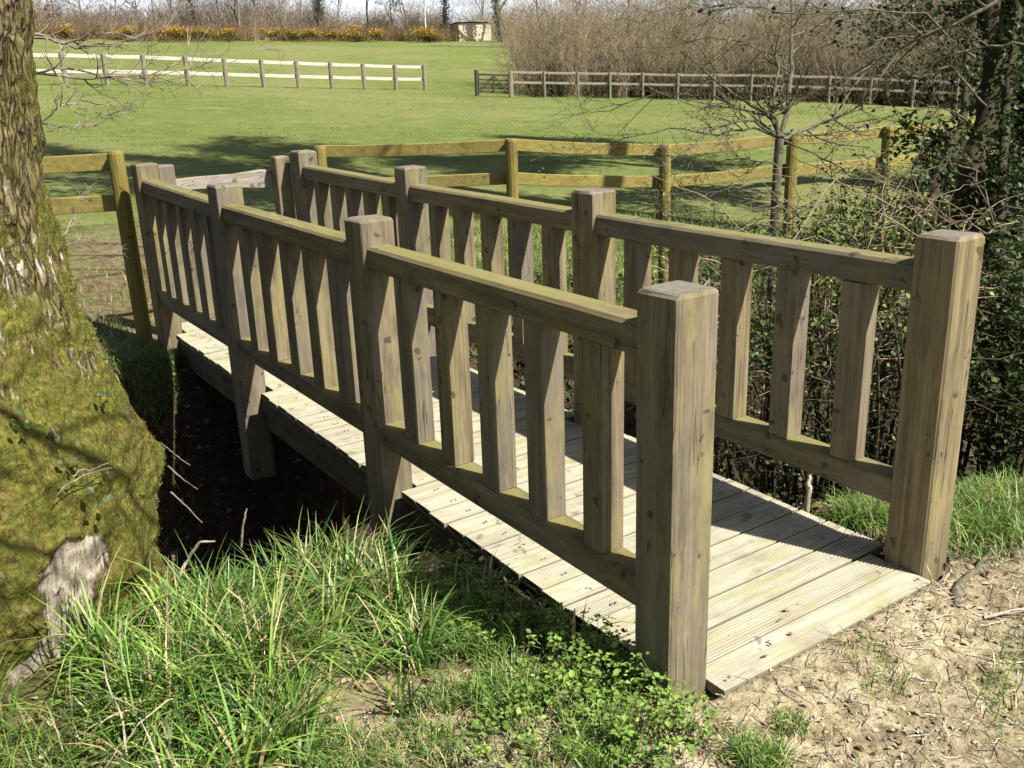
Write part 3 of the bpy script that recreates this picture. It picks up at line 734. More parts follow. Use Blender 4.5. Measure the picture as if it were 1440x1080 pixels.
# ivy sprigs creeping over the moss
iv = MB(); iP = []
for (u, v) in ((88, 640), (120, 655), (70, 655), (95, 655), (130, 560), (20, 600), (12, 590), (60, 700), (128, 700), (90, 690)):
    z, aa = zat(min(u, 215), v); c = ctr(z); r = np.interp(z, zz, rrr)+.045
    iP.append((c[0]+r*math.cos(aa), c[1]+r*math.sin(aa), z))
iP = np.array(iP); PP = np.repeat(iP[::2], 5, 0)+rng.normal(0, .018, (len(iP[::2])*5, 3))
leaves(iv, PP, .021, .3, (.055, .085, .025), .3, N=np.array([.1, -.9, .2]), asp=.95)
iv.build('ivy_leaves', m_leaf, tree, col=True)
# a few stems on the trunk
st_ = MB()
for pts in ([(80, 668), (100, 660), (130, 650)], [(60, 690), (100, 665), (140, 655)]):
    Q = []
    for (u, v) in pts:
        z, aa = zat(min(u, 215), v); c = ctr(z); r = np.interp(z, zz, rrr)+.05; Q.append((c[0]+r*math.cos(aa), c[1]+r*math.sin(aa), z))
    Q = np.array(Q); t = np.linspace(0, 1, len(Q)); tt = np.linspace(0, 1, 8); Q = np.stack([np.interp(tt, t, Q[:, i]) for i in range(3)], 1)+rng.normal(0, .004, (8, 3))
    tubes(st_, Q[None], np.full((1, 8), .0022), 4)
st_.build('ivy_stem', m_limb, tree)

# ------------------------------------------------------------------ trees and shrubs right of the bridge
r4 = np.random.default_rng(21)
# hawthorn
hb = at(1093, 345, 6.0); hb[2] = float(H(hb[0], hb[1]))-.1; fork = at(1097, 195, 6.0)
haw = thing('hawthorn_tree', 'slender budding hawthorn with spreading twigs standing behind the bridge railing', 'tree')
mb = MB(); tt = np.linspace(0, 1, 10)[:, None]
P = hb+(fork-hb)*tt+np.array([.03, .01, 0])*np.sin(tt*6)
tubes(mb, P[None], np.linspace(.031, .028, 10)[None], 10)
mb.build('trunk', m_haw, haw, smooth=True)
hw = [([fork, at(1085, 165, 6.), at(1060, 150, 6.1), at(1020, 125, 6.2), at(985, 95, 6.3), at(960, 70, 6.4)], .024),
      ([fork, at(1108, 150, 6.), at(1112, 90, 6.), at(1115, 30, 6.), at(1112, -60, 6.)], .030),
      ([fork, at(1085, 150, 5.9), at(1095, 90, 5.9), at(1080, 40, 5.9), at(1065, -10, 5.9)], .018),
      ([fork, at(1070, 175, 5.8), at(1040, 168, 5.7), at(1000, 185, 5.6), at(960, 215, 5.5), at(920, 235, 5.4)], .014),
      ([fork, at(1050, 155, 6.2), at(1000, 135, 6.4), at(930, 130, 6.6), at(860, 155, 6.8), at(790, 160, 7.)], .013),
      ([fork, at(1060, 180, 5.9), at(1010, 190, 5.8), at(940, 180, 5.8), at(880, 195, 5.8), at(820, 215, 5.8)], .012),
      ([fork, at(1125, 185, 6.1), at(1170, 165, 6.2), at(1210, 110, 6.3), at(1260, 60, 6.4), at(1330, 10, 6.4)], .018),
      ([fork, at(1140, 215, 6.), at(1190, 240, 5.9), at(1240, 280, 5.8), at(1290, 330, 5.7)], .011),
      ([at(1093, 235, 6.), at(1050, 222, 6.), at(1000, 228, 6.), at(940, 215, 6.)], .009),
      ([at(1093, 255, 6.), at(1040, 262, 5.9), at(990, 275, 5.8), at(930, 300, 5.7)], .008),
      ([at(1110, 100, 6.), at(1050, 60, 6.1), at(990, 50, 6.2), at(930, 70, 6.3), at(880, 80, 6.4)], .009),
      ([at(1112, 50, 6.), at(1170, 30, 6.1), at(1230, 30, 6.2), at(1290, 50, 6.2)], .010),
      ([at(1112, 20, 6.), at(1040, 5, 6.1), at(980, 10, 6.2), at(920, 15, 6.2), at(860, 5, 6.3)], .010)]
lf = MB()
for pts, r in hw:
    lev = limb(pts, r*.7, (12, 7), r4, .30); mb = MB(); addtree(mb, lev, (6, 4, 3), .0012); mb.build('branch', m_haw, haw)
    tw = lev[2][0]; pk = tw[:, 2:].reshape(-1, 3); pk = pk[r4.random(len(pk)) < .55]
    leaves(lf, pk+r4.normal(0, .006, pk.shape), .013, .3, (.10, .13, .03), .35, r4)
lf.build('bud_leaves', m_leaf, haw, col=True)

# leaning dark trunks at the far right with evergreen foliage
hol = thing('ivy_tree', 'tall dark ivy-hung tree at the right edge behind the end post', 'tree')
mb = MB()
tr = [([at(1330, 560, 5.2), at(1325, 420, 5.4), at(1350, 300, 5.6), at(1385, 180, 5.8), at(1398, 90, 5.8), at(1392, -20, 5.8), at(1380, -400, 6.)], .09),
      ([at(1300, 520, 5.), at(1312, 400, 5.2), at(1345, 280, 5.6), at(1380, 210, 5.8)], .035),
      ([at(1240, 560, 4.8), at(1262, 430, 5.), at(1300, 300, 5.3), at(1350, 180, 5.6), at(1365, 40, 5.8), at(1370, -120, 6.)], .03),
      ([at(1420, 560, 4.8), at(1405, 300, 5.2), at(1420, 100, 5.6), at(1440, -100, 5.8)], .032)]
for pts, r in tr:
    pts = np.array(pts); n = len(pts); t = np.linspace(0, 1, n); tt = np.linspace(0, 1, 26)
    P = np.stack([np.interp(tt, t, pts[:, i]) for i in range(3)], 1)+r4.normal(0, .008, (26, 3)); P[0, 2] -= .7
    tubes(mb, P[None], (r*(1-.4*tt))[None], 9)
mb.build('trunk', m_dkbark, hol, smooth=True)
mb = MB(); lf = MB()
topc = at(1380, -400, 6.)
lev = grow(topc, (.15, .1, 1), 5.0, .08, [(12, .75, .9, .12, .15, .05), (9, .5, .7, .13, .1, .15), (7, .45, .7, .15, .1, .15)], r4); addtree(mb, lev, (6, 5, 4, 3), .003); mb.build('crown', m_haw, hol)
tw = lev[3][0][:, 2:].reshape(-1, 3); tw = tw[r4.random(len(tw)) < .25]; leaves(lf, tw+r4.normal(0, .04, tw.shape), .05, .2, (.035, .055, .018), .4, r4)
# the long arching boughs that cross the top right of the picture
bg = [([at(1440, -25, 5.), at(1370, 20, 5.), at(1290, 55, 5.1), at(1220, 90, 5.2), at(1150, 130, 5.3), at(1090, 165, 5.4)], .020),
      ([at(1440, 60, 5.2), at(1385, 65, 5.3), at(1320, 85, 5.4), at(1250, 100, 5.5), at(1180, 130, 5.6)], .013),
      ([at(1385, 150, 5.6), at(1340, 90, 5.5), at(1290, 110, 5.4), at(1240, 80, 5.3), at(1190, 60, 5.2)], .011),
      ([at(1385, 190, 5.6), at(1330, 150, 5.5), at(1270, 155, 5.4), at(1210, 180, 5.3), at(1150, 175, 5.2)], .010),
      ([at(1370, 80, 5.6), at(1300, 20, 5.5), at(1220, 10, 5.4), at(1130, 20, 5.3), at(1040, 10, 5.2), at(980, 12, 5.2)], .013),
      ([at(1400, 250, 5.5), at(1340, 230, 5.3), at(1290, 240, 5.2), at(1230, 260, 5.1)], .010)]
for pts, r in bg:
    lev = limb(pts, r*.65, (13, 7), r4, .26); mb = MB(); addtree(mb, lev, (6, 4, 3), .0013); mb.build('branch', m_haw, hol)
    tw = lev[2][0][:, 2:].reshape(-1, 3); tw = tw[r4.random(len(tw)) < .16]
    leaves(lf, tw+r4.normal(0, .012, tw.shape), .032, .25, (.035, .055, .018), .45, r4)
def cloudpts(c, rad, n, rr, k=14, jit=.35):
    """points gathered in clumps inside an ellipsoid"""
    q = rr.normal(0, 1, (k, 3)); q /= np.linalg.norm(q, axis=1, keepdims=True); q *= rr.random((k, 1))**.5; q = q*np.array(rad)+np.array(c)
    i = rr.integers(0, k, n); return q[i]+rr.normal(0, 1, (n, 3))*np.array(rad)*jit*.6
for (u, v, dep, rad, n) in ((1440, 60, 6.2, (.28, .35, .45), 2600), (1440, 170, 5.8, (.22, .3, .5), 3000), (1330, 25, 6.4, (.5, .4, .22), 650), (1430, 300, 5.4, (.25, .3, .4), 3000), (1230, 35, 6.2, (.35, .35, .2), 260), (1320, 100, 6., (.4, .3, .25), 420), (1400, 0, 6.4, (.3, .3, .3), 1300)):
    leaves(lf, cloudpts(at(u, v, dep), rad, n, r4, 26), .032, .25, (.030, .048, .014), .5, r4, asp=.75)
for pts, r in tr:
    pts = np.array(pts); t_ = r4.random(900)*(len(pts)-1); i_ = np.minimum(t_.astype(int), len(pts)-2); q_ = pts[i_]+(pts[i_+1]-pts[i_])*(t_-i_)[:, None]
    leaves(lf, q_+r4.normal(0, r*.75+.02, q_.shape), .032, .2, (.034, .055, .015), .45, r4, asp=.8)
lf.build('leaves', m_leaf, hol, col=True)

# holly and ivy shrubs beyond the right-hand railing
def shrub(name, label, cat, c, rad, nl, size, C, seed, stems=14, grp=None, clumps=22, up=.3):
    rr = np.random.default_rng(seed); o = thing(name, label, cat, grp)
    gz = float(H(c[0], c[1])); mb = MB(); base = np.array([c[0], c[1], gz-.05])
    nl = int(nl*.6); tips = cloudpts(c, rad, stems, rr, stems, .1); tt = np.linspace(0, 1, 7)[None, :, None]
    b0 = base+rr.normal(0, .10, (stems, 3))*np.array([1, 1, 0]); mid = rr.normal(0, .12, (stems, 1, 3))
    P = b0[:, None]+(tips-b0)[:, None]*tt+mid*np.sin(tt*PI); R = np.linspace(.014, .004, 7)[None]*(.5+rr.random((stems, 1)))
    tubes(mb, P, R, 5)
    j = rr.integers(0, stems, stems*9); k = rr.integers(2, 7, stems*9); s0 = P[j, k]; d = rr.normal(0, 1, s0.shape); d[:, 2] = np.abs(d[:, 2])*.6; d /= np.linalg.norm(d, axis=1, keepdims=True)
    L = .18+.35*rr.random((len(s0), 1)); Q = s0[:, None]+d[:, None]*L[:, None]*np.linspace(0, 1, 5)[None, :, None]+rr.normal(0, .015, (len(s0), 5, 3)); Q[:, 0] = s0
    tubes(mb, Q, np.linspace(.004, .0015, 5)[None]*np.ones((len(s0), 1)), 3)
    mb.build('stem', m_dkbark, o)
    lf = MB(); n2 = nl//3
    leaves(lf, cloudpts(c, rad, nl-n2, rr, clumps), size, up, C, .45, rr, asp=.75)
    pk = Q[:, 1:].reshape(-1, 3); pk = pk[rr.integers(0, len(pk), n2)]+rr.normal(0, .03, (n2, 3)); leaves(lf, pk, size, up, C, .45, rr, asp=.75)
    lf.build('leaves', m_leaf, o, col=True); return o
G1 = (.042, .066, .018); G2 = (.14, .185, .045); G3 = (.08, .125, .028)
shrub('holly_shrub', 'dark holly bush just behind the right end post of the bridge', 'shrub', at(1412, 430, 4.9), (.36, .42, .50), 7000, .028, G1, 101, clumps=40)
shrub('holly_shrub', 'leafy holly bush between the hawthorn and the dark trunks', 'shrub', at(1318, 205, 6.2), (.30, .30, .24), 1900, .034, G3, 102, clumps=26)
shrub('ivy_shrub', 'low glossy ivy bush behind the top rail beside the hawthorn stem', 'shrub', at(1190, 345, 5.6), (.62, .5, .24), 3800, .026, G3, 103, clumps=60)
shrub('bramble_bush', 'pale-budding bramble tangle left of the right end post', 'shrub', at(1240, 400, 4.6), (.5, .45, .36), 2600, .022, G2, 104, 26, clumps=40)
shrub('ivy_shrub', 'shaded ivy mound seen between the right-hand balusters', 'shrub', at(1110, 480, 4.9), (.55, .45, .30), 2600, .026, (.07, .11, .03), 105, clumps=34)
shrub('holly_shrub', 'deep green bush at the right edge below the ivy tree', 'shrub', at(1450, 560, 4.7), (.35, .4, .35), 3800, .034, G1, 106, clumps=26)
shrub('bramble_bush', 'leafy tangle along the fence behind the hawthorn', 'shrub', at(1250, 275, 7.0), (.8, .5, .28), 1700, .026, G2, 107, 26, clumps=70)
shrub('bramble_bush', 'low green tangle under the fence left of the hawthorn', 'shrub', at(985, 345, 6.4), (.75, .5, .14), 1200, .024, G2, 108, 22, clumps=44)
# arching bare twigs in the thicket
mb = MB(); rr = np.random.default_rng(77)
for k in range(230):
    u = rr.uniform(1010, 1440); v = rr.uniform(300, 560); dp = rr.uniform(4.4, 5.8); p0 = at(u, v, dp); a_ = rr.random()*2*PI
    d = np.array([math.cos(a_), math.sin(a_), rr.uniform(.1, 1.1)]); L = rr.uniform(.3, .9); tt = np.linspace(0, 1, 9)[:, None]
    P = p0+d*L*tt+np.array([0, 0, -1])*L*.5*tt**2+rr.normal(0, .012, (9, 3)); tubes(mb, P[None], np.linspace(.0034, .0011, 9)[None]*(.6+.8*rr.random()), 4)
tag(mb.build('undergrowth', m_bramb), 'tangle of pale bare twigs in the ditch beyond the right railing', 'undergrowth', kind='stuff')

# ------------------------------------------------------------------ brown willow thicket across the field
def thicket(name, label, n, area, hfun, seed, mat, cols=None, rad=.018, zoff=0., clump=26, spread=.55):
    rr = np.random.default_rng(seed); mb = MB(); P0 = []
    while len(P0) < n:
        p = area(rr)
        if p is not None: P0.append(p)
    P0 = np.array(P0); x, y = P0[:, 0], P0[:, 1]; z = H(x, y); h = hfun(x, y, rr)
    K = 6; tt = np.linspace(0, 1, K)
    m_ = max(1, int(n/clump)); ci = rr.integers(0, n, m_); own = rr.integers(0, m_, n)
    cx_, cy_ = x[ci][own], y[ci][own]; ch = (.72+.5*rr.random(m_))[own]
    ox, oy = rr.normal(0, spread, (2, n)); x = cx_+ox*.35; y = cy_+oy*.35; z = H(x, y); h = hfun(x, y, rr)*ch*(1-.10*np.minimum(np.hypot(ox, oy)/spread, 2.5)**1.5*.6)
    dr = np.stack([ox, oy], 1)*.34+rr.normal(0, .06, (n, 2)); cv = rr.normal(0, .12, (n, 2))
    P = np.zeros((n, K, 3))
    for k, t in enumerate(tt):
        P[:, k, 0] = x+(dr[:, 0]*t+cv[:, 0]*t*t)*h; P[:, k, 1] = y+(dr[:, 1]*t+cv[:, 1]*t*t)*h; P[:, k, 2] = z-.1+h*t
    P[:, 1:] += rr.normal(0, .03, (n, K-1, 3))
    R = rad*(1.1-.8*tt)[None]*(.6+.7*rr.random((n, 1)))
    C = cols[(own*7+rr.integers(0, 2, n)) % len(cols)]*(.75+.5*rr.random((m_, 1)))[own]*(.8+.4*rr.random((n, 1)))
    tubes(mb, P, R, 3, C)
    m = n*5; i = rr.integers(0, n, m); k = rr.integers(1, K, m); s0 = P[i, k]; d = np.stack([rr.normal(0, .7, m), rr.normal(0, .7, m), .35+.6*rr.random(m)], 1); L = h[i]*(.10+.22*rr.random(m))
    Q = s0[:, None]+d[:, None]*L[:, None, None]*np.linspace(0, 1, 4)[None, :, None]+rr.normal(0, .03, (m, 4, 3)); Q[:, 0] = s0
    tubes(mb, Q, rad*.55*np.linspace(1, .4, 4)[None]*np.ones((m, 1)), 3, C[i])
    o = mb.build(name, mat, col=True); return tag(o, label, 'thicket', kind='stuff')
m_thk = barkmat('thicket_bark', (.62, .55, .48), (.85, .8, .72), (1, .95, .88), 1.5, attr=True)
tcol = np.array([(.235, .195, .135), (.28, .24, .175), (.19, .155, .11), (.38, .335, .25), (.23, .215, .11), (.16, .125, .09), (.26, .20, .145)])
def th_area(rr):
    u = rr.uniform(712, 1470); dd = rr.random()**1.5*26+48.2
    if u < 765: dd = 48.5+rr.random()*70*(1-.0*(u-712))
    lim = 712+max(0, (60-dd))*1.2
    if u < lim: return None
    p = flat(u, 120, dd); return p[:2]
def th_h(x, y, rr):
    d = np.hypot(x-CAM[0], y-CAM[1]); az = np.degrees(np.arctan2(x-CAM[0], y-CAM[1]))
    base = 4.9+.5*fbm(x, y, 6, 3, 60)*2-.0*az
    base = base+1.1*sst(46, 58, az)
    base = base*(.55+.45*sst(48, 52, d))*(1-.25*sst(60, 90, d))
    return base*(.7+.35*rr.random(len(x)))
thicket('thicket', 'dense brown leafless willow thicket beyond the right of the field', 10500, th_area, th_h, 31, m_thk, tcol, .014)
# dark low scrub at its foot
def th2(rr):
    u = rr.uniform(735, 1470); p = flat(u, 120, rr.uniform(47.6, 52)); return p[:2]
thicket('scrub', 'dark bramble scrub behind the grey rail fence', 5000, th2, lambda x, y, rr: .7+.9*rr.random(len(x)), 32, m_thk, np.array([(.06, .045, .03), (.10, .08, .05), (.07, .08, .03)]), .022)

# ------------------------------------------------------------------ far hedge, gorse and trees
def hz_area(rr):
    u = rr.uniform(40, 645); p = flat(u, 66, 108+rr.random()*7+.016*(u-40)); return p[:2]
thicket('hedgerow', 'rusty brown hedgerow along the top of the field', 7000, hz_area, lambda x, y, rr: 1.0+.7*rr.random(len(x)), 33, m_thk, np.array([(.27, .17, .10), (.22, .155, .10), (.31, .22, .14), (.13, .13, .06), (.16, .11, .07)]), .022)
def sc_area(rr):
    u = rr.uniform(30, 720); p = flat(u, 60, 122+rr.random()*22); return p[:2]
thicket('scrub', 'grey-brown scrub behind the hedgerow under the bare trees', 9000, sc_area, lambda x, y, rr: (2.3+2.0*rr.random(len(x)))*(1+.9*fbm(x, y, 9, 2, 66)), 34, m_thk, np.array([(.24, .19, .155), (.19, .155, .13), (.29, .245, .21), (.21, .20, .14)]), .022, spread=1.)
gw = ['thin straggly', 'wide bright', 'rounded', 'small', 'bushy', 'low', 'dense', 'sparse', 'tall', 'broad']
gorse = [(95, 0, .9), (178, 1, 1.3), (250, 2, 2.0), (276, 3, 1.4), (320, 4, 1.3), (385, 5, .7), (412, 6, .8), (436, 7, 1.5), (470, 8, .9), (500, 9, 1.6), (532, 2, 1.1), (597, 4, 1.9), (610, 6, 1.2)]
rr = np.random.default_rng(91)
desc = ['leftmost faint gorse clump beside the trunk twigs', 'gorse clump under the second bare branch', 'wide bright yellow gorse bush nearest the ivy-clad pole tree', 'gorse bush touching the widest one on its right', 'compact yellow gorse bush left of the big bare tree', 'tiny orange gorse tuft in the rusty hedge', 'small gorse tuft left of a golden clump', 'golden gorse clump below the dark green ivy bush', 'small gorse bush right of the golden clump', 'broad green and yellow gorse bush mid hedge', 'gorse bush below the slim bare tree', 'largest gorse bush below the white birch', 'gorse bush just left of the field shelter']
for (u, k, w), ds in zip(gorse, desc):
    p = flat(u, 66, 106+.016*(u-40)); o = thing('gorse_bush', ds, 'gorse bush', 'yellow gorse bushes in the hedgerow')
    n = int(900*w); kq = rr.normal(0, 1, (9, 3)); pts = p+np.array([0, 0, .8])+(kq[rr.integers(0, 9, n)]*.75+rr.normal(0, .5, (n, 3)))*np.array([.62*w, .45, .36]); pts[:, 2] = np.maximum(pts[:, 2], p[2]+.05)
    C = np.where(rr.random((n, 1)) < sst(.3, 1.5, pts[:, 2:3]-p[2])*.78, np.array([.52, .31, .025]), np.array([.10, .095, .035]))
    lf = MB(); leaves(lf, pts, .15, .4, C, .3, rr); lf.build('leaves', m_leaf, o, col=True)
def fartree(u, d, h_, label, seed, spread=.6, r=.12, mat=None, dens=(11, 8, 6), ivy=0, lean=(0, 0), name='bare_tree', tcolor=None, t0=.25, leaf=0):
    rr = np.random.default_rng(seed); p = flat(u, 60, d); h = h_*1.1; o = thing(name, label, 'tree', None)
    lev = grow(p-np.array([0, 0, .2]), (lean[0], lean[1], 1), h, r, [(dens[0], .55, spread, .10, .25, t0), (dens[1], .5, spread, .12, .2, .15), (dens[2], .5, spread*.9, .14, .15, .15)], rr, wig=.05)
    mb = MB(); tubes(mb, lev[0][0], lev[0][1], 7); mb.build('trunk', mat or m_farb, o, smooth=True)
    mb = MB(); addtree(mb, lev[1:], (4, 3, 3), .018); mb.build('crown', m_farb if tcolor is None else tcolor, o)
    if ivy:
        lf = MB(); P = lev[0][0][0]; i = rr.random(ivy)*len(P)*.8; k = np.minimum(i.astype(int), len(P)-2); q = P[k]+(P[k+1]-P[k])*(i-k)[:, None]
        b = lev[1][0]; j = rr.integers(0, len(b), ivy//2); kk = rr.integers(0, 4, ivy//2); q = np.concatenate([q, b[j, kk]])+rr.normal(0, .28, (ivy+ivy//2, 3))
        leaves(lf, q, .20, .2, (.07, .08, .045), .4, rr); lf.build('ivy_leaves', m_leaf, o, col=True)
    if leaf:
        lf = MB(); q = lev[3][0][:, 1:].reshape(-1, 3); q = q[rr.integers(0, len(q), leaf)]; leaves(lf, q+rr.normal(0, .1, q.shape), .10, .3, (.26, .27, .10), .3, rr); lf.build('leaves', m_leaf, o, col=True)
    return o
FT = [(84, 128, 8, 'grey leafless tree nearest the mossy trunk on the skyline', .7, .12, {}),
      (120, 132, 7, 'low bushy bare tree on the skyline above the twigs', .8, .12, {}),
      (168, 134, 6, 'small rounded brown tree left of the open sky gap', .9, .10, {}),
      (200, 130, 7.5, 'low twiggy tree under the brightest sky gap', .8, .1, {}),
      (224, 128, 11, 'slim bare tree with fine spreading twigs left of the ivy-clad pole', .55, .15, {}),
      (244, 133, 9, 'pale bare tree between the slim tree and the ivy-clad pole', .5, .12, {}),
      (281, 126, 12, 'dark straight ivy-clad pole tree on the skyline', .4, .2, dict(ivy=1100)),
      (312, 134, 9, 'silvery bare tree right of the ivy-clad pole', .5, .11, {}),
      (338, 124, 12, 'largest bushy bare tree above the compact gorse bush', .6, .2, dict(dens=(15, 10, 7), t0=.06)),
      (365, 130, 10, 'bare tree leaning from the largest bushy one', .6, .14, dict(lean=(.1, 0))),
      (398, 135, 8, 'pale thin tree right of the largest bushy tree', .5, .1, {}),
      (425, 134, 8.5, 'bare grey tree left of the dark green ivy bush', .5, .1, {}),
      (452, 124, 5.2, 'dark green ivy-smothered small tree above the golden gorse clump', .6, .12, dict(ivy=900)),
      (478, 136, 8, 'faint bare tree right of the ivy-smothered small tree', .5, .1, {}),
      (519, 126, 9, 'slim bare tree with an upright trunk before the olive willow', .4, .13, {}),
      (552, 122, 6.2, 'rounded olive-tinted willow bush left of the birch', .75, .10, dict(dens=(12, 9, 6), t0=.03, leaf=2500)),
      (578, 124, 7.5, 'taller olive-tinted willow touching the birch', .6, .10, dict(dens=(11, 8, 6), t0=.05, leaf=1800)),
      (600, 120, 11, 'white-stemmed birch tree above the largest gorse bush', .35, .11, dict(mat=m_birch)),
      (627, 124, 11, 'dark forked ivy-covered tree left of the field shelter', .75, .28, dict(ivy=1600, dens=(8, 7, 5), t0=.2)),
      (676, 140, 9, 'small bare tree standing behind the field shelter', .5, .14, {}),
      (706, 118, 12, 'dark leaning ivy tree right of the field shelter', .6, .28, dict(ivy=2600, lean=(-.12, .08))),
      (760, 100, 11, 'bare tree rising out of the left end of the thicket', .5, .12, {}),
      (812, 98, 10, 'greyish bare tree above the left part of the thicket', .5, .12, dict(leaf=600)),
      (885, 96, 11, 'thin bare tree above the middle of the thicket', .5, .13, {}),
      (965, 92, 10, 'bare tree behind the thicket left of the hawthorn', .5, .13, {}),
      (1035, 90, 10, 'bare tree behind the thicket seen through the hawthorn', .5, .13, {})]
for i, (u, d, h, lb, spd, r, kw) in enumerate(FT): fartree(u, d, h, lb, 300+i, spd, r, **kw)

# ------------------------------------------------------------------ trees outside the picture throwing its shade, and an added pair blocking sky light
def shade(p, h, seed, dens=(10, 8, 7, 5), r=.25, ivy=0, label='', sp=.8):
    rr = np.random.default_rng(seed); z = float(H(p[0], p[1])); o = thing('bare_tree', label, 'tree')
    lev = grow((p[0], p[1], z-.1), (0, 0, 1), h, r, [(dens[0], .5, sp, .10, .15, .3), (dens[1], .5, .7, .12, .1, .1), (dens[2], .5, .7, .13, .1, .1), (dens[3], .5, .6, .13, .1, .1)], rr, wig=.05)
    mb = MB(); tubes(mb, lev[0][0], lev[0][1], 10); mb.build('trunk', m_bark, o, smooth=True)
    mb = MB(); addtree(mb, lev[1:], (5, 4, 3, 3), .006); mb.build('crown', m_bark, o)
    if ivy:
        lf = MB(); q = lev[2][0].reshape(-1, 3); q = q[rr.integers(0, len(q), ivy)]+rr.normal(0, .25, (ivy, 3)); leaves(lf, q, .12, .3, (.035, .05, .02), .4, rr); lf.build('ivy_leaves', m_leaf, o, col=True)
shade((9.0, 4.2), 13.5, 501, label='tall bare tree right of the picture shading the middle of the field', ivy=40000, r=.3)
shade((14., 7.0), 13, 502, label='second tall bare tree right of the picture beyond the fence line', ivy=40000, r=.3)

shade((-5.4, 2.2), 11, 504, label='unseen ivy-smothered tree added outside the left edge of the picture to block sky light', ivy=26000, r=.28, sp=.9, dens=(12, 7, 5, 3))  # this tree and the next are added out of view to darken left-facing wood
shade((-5.8, -3.4), 11, 505, label='unseen ivy-smothered tree added behind and left of the viewer to block sky light', ivy=26000, r=.28, sp=.9, dens=(12, 7, 5, 3))

# ------------------------------------------------------------------ grasses
def scatter(n, x0, x1, y0, y1, dens, rr, clump=.0):
    x = rr.uniform(x0, x1, n); y = rr.uniform(y0, y1, n); k = rr.random(n) < dens(x, y); return x[k], y[k]
rg = np.random.default_rng(61)
def offbridge(x, y, m=.0): return ~((x > -.02-m) & (x < 1.18+m) & (y > -.07) & (y < 5.45))
def nottrunk(x, y): return np.hypot(x+1.75, y-2.0) > .84
GC = np.array([(.080, .175, .032), (.125, .24, .045), (.050, .120, .026), (.19, .30, .06), (.25, .31, .08)]); STRAW = np.array([.42, .36, .20])
def gcol(n, rr, straw=.06):
    c = GC[rr.integers(0, len(GC), n)]; k = rr.random((n, 1)) < straw; return np.where(k, STRAW, c)
gb_ = MB()
def lush(x, y):
    yn = y_near(x)
    T_ = np.interp(x, [-2.6, -1.5, -1.15, -.92, -.5, -.38, -.2, 0], [.3, .35, .40, .64, .66, .52, .34, .25])
    d = sst(-.06, .10, y-T_+.5*fbm(x, y, .22, 4, 70))*sst(.30, .0, y-yn)
    d = d*(.06+.94*sst(-1.46, -1.20, x))
    return d*(.12+1.*sst(-.16, .16, fbm(x, y, .22, 3, 71)))*nottrunk(x, y)*(x < -.085)*1.
cx_, cy_ = scatter(6400, -2.6, -.10, -.55, 2.4, lush, rg); m = 20; n = len(cx_)*m; own = np.repeat(np.arange(len(cx_)), m)
ox, oy = rg.normal(0, .022, (2, n)); x = cx_[own]+ox; y = cy_[own]+oy; k = nottrunk(x, y) & (x < -.08); x, y, ox, oy, own = x[k], y[k], ox[k], oy[k], own[k]
ch = (.07+.27*np.clip(.5+1.8*fbm(cx_, cy_, .30, 3, 73), 0, 1))*(.55+.7*rg.random(len(cx_)))*np.where(cx_ > -.42, .62, 1.)*(1-.45*sst(-.35, .15, cy_-y_near(cx_)))
cc_ = GC[rg.integers(0, len(GC), len(cx_))]*(.75+.5*rg.random((len(cx_), 1)))
h = ch[own]*(.35+.75*rg.random(len(x))); col_ = np.where(rg.random((len(x), 1)) < .15, STRAW, cc_[own])
blades(gb_, np.stack([x, y, H(x, y)-.01], 1), h, .0055+.0060*rg.random(len(x)), .8, col_, .25, 6, rg, dirn=np.stack([ox*45+.25, oy*45+.1, 0*ox], 1))
# short tufts on the path edge and by the posts
def tufts(x, y): return (sst(.12, .32, fbm(x, y, .28, 3, 75))*.5+.05)*offbridge(x, y, .05)*nottrunk(x, y)*sst(-.75, -.45, .55*x+y+.0)*(y < .6)
x, y = scatter(26000, -2.2, 1.4, -1.3, .5, tufts, rg)
blades(gb_, np.stack([x, y, H(x, y)-.005], 1), .03+.07*rg.random(len(x)), .0028+.002*rg.random(len(x)), .9, gcol(len(x), rg, .2), .25, 4, rg)
def spot(cx, cy, rad, n, h0, h1, straw=.05, w=.0035):
    a = rg.random(n)*2*PI; q = rad*np.sqrt(rg.random(n)); x = cx+q*np.cos(a); y = cy+q*np.sin(a); k = offbridge(x, y) & nottrunk(x, y); x, y = x[k], y[k]
    blades(gb_, np.stack([x, y, H(x, y)-.005], 1), h0+(h1-h0)*rg.random(len(x)), w, .9, gcol(len(x), rg, straw), .25, 5, rg, dirn=None)
spot(-.28, .62, .16, 900, .06, .14); spot(-.34, -.02, .10, 700, .05, .11); spot(-.05, -.32, .07, 420, .05, .10, .1); spot(-.42, .30, .12, 700, .06, .13)
spot(-.16, .2, .10, 500, .05, .1); spot(.12, -.27, .05, 160, .03, .06, .3); spot(-.62, -.08, .10, 500, .04, .09)
spot(1.32, .42, .10, 800, .08, .17); spot(1.42, .22, .12, 900, .07, .15); spot(1.30, .12, .05, 260, .05, .12); spot(1.62, .05, .13, 900, .06, .14); spot(1.85, .2, .2, 1600, .06, .16, .1)
spot(-.05, 5.2, .16, 900, .05, .14); spot(-.25, 4.95, .2, 900, .05, .13); spot(-.75, .25, .13, 420, .04, .10, .25); spot(-.95, .35, .12, 500, .05, .12, .2); spot(-.55, .42, .08, 260, .04, .08, .3); spot(-1.75, .75, .3, 600, .10, .22); spot(-2.1, 1.0, .25, 800, .12, .32)
def rgt(x, y):
    return (.25+.75*sst(-.1, .2, fbm(x, y, .3, 3, 78)))*offbridge(x, y, .05)*sst(-.15, .10, y+.42*(x-1.3)+.3*fbm(x, y, .3, 3, 79)+.06)*sst(1.9, 1.2, y+.3*(x-1.3))*sst(-.05, -.35, y-y_near(x)-.35)
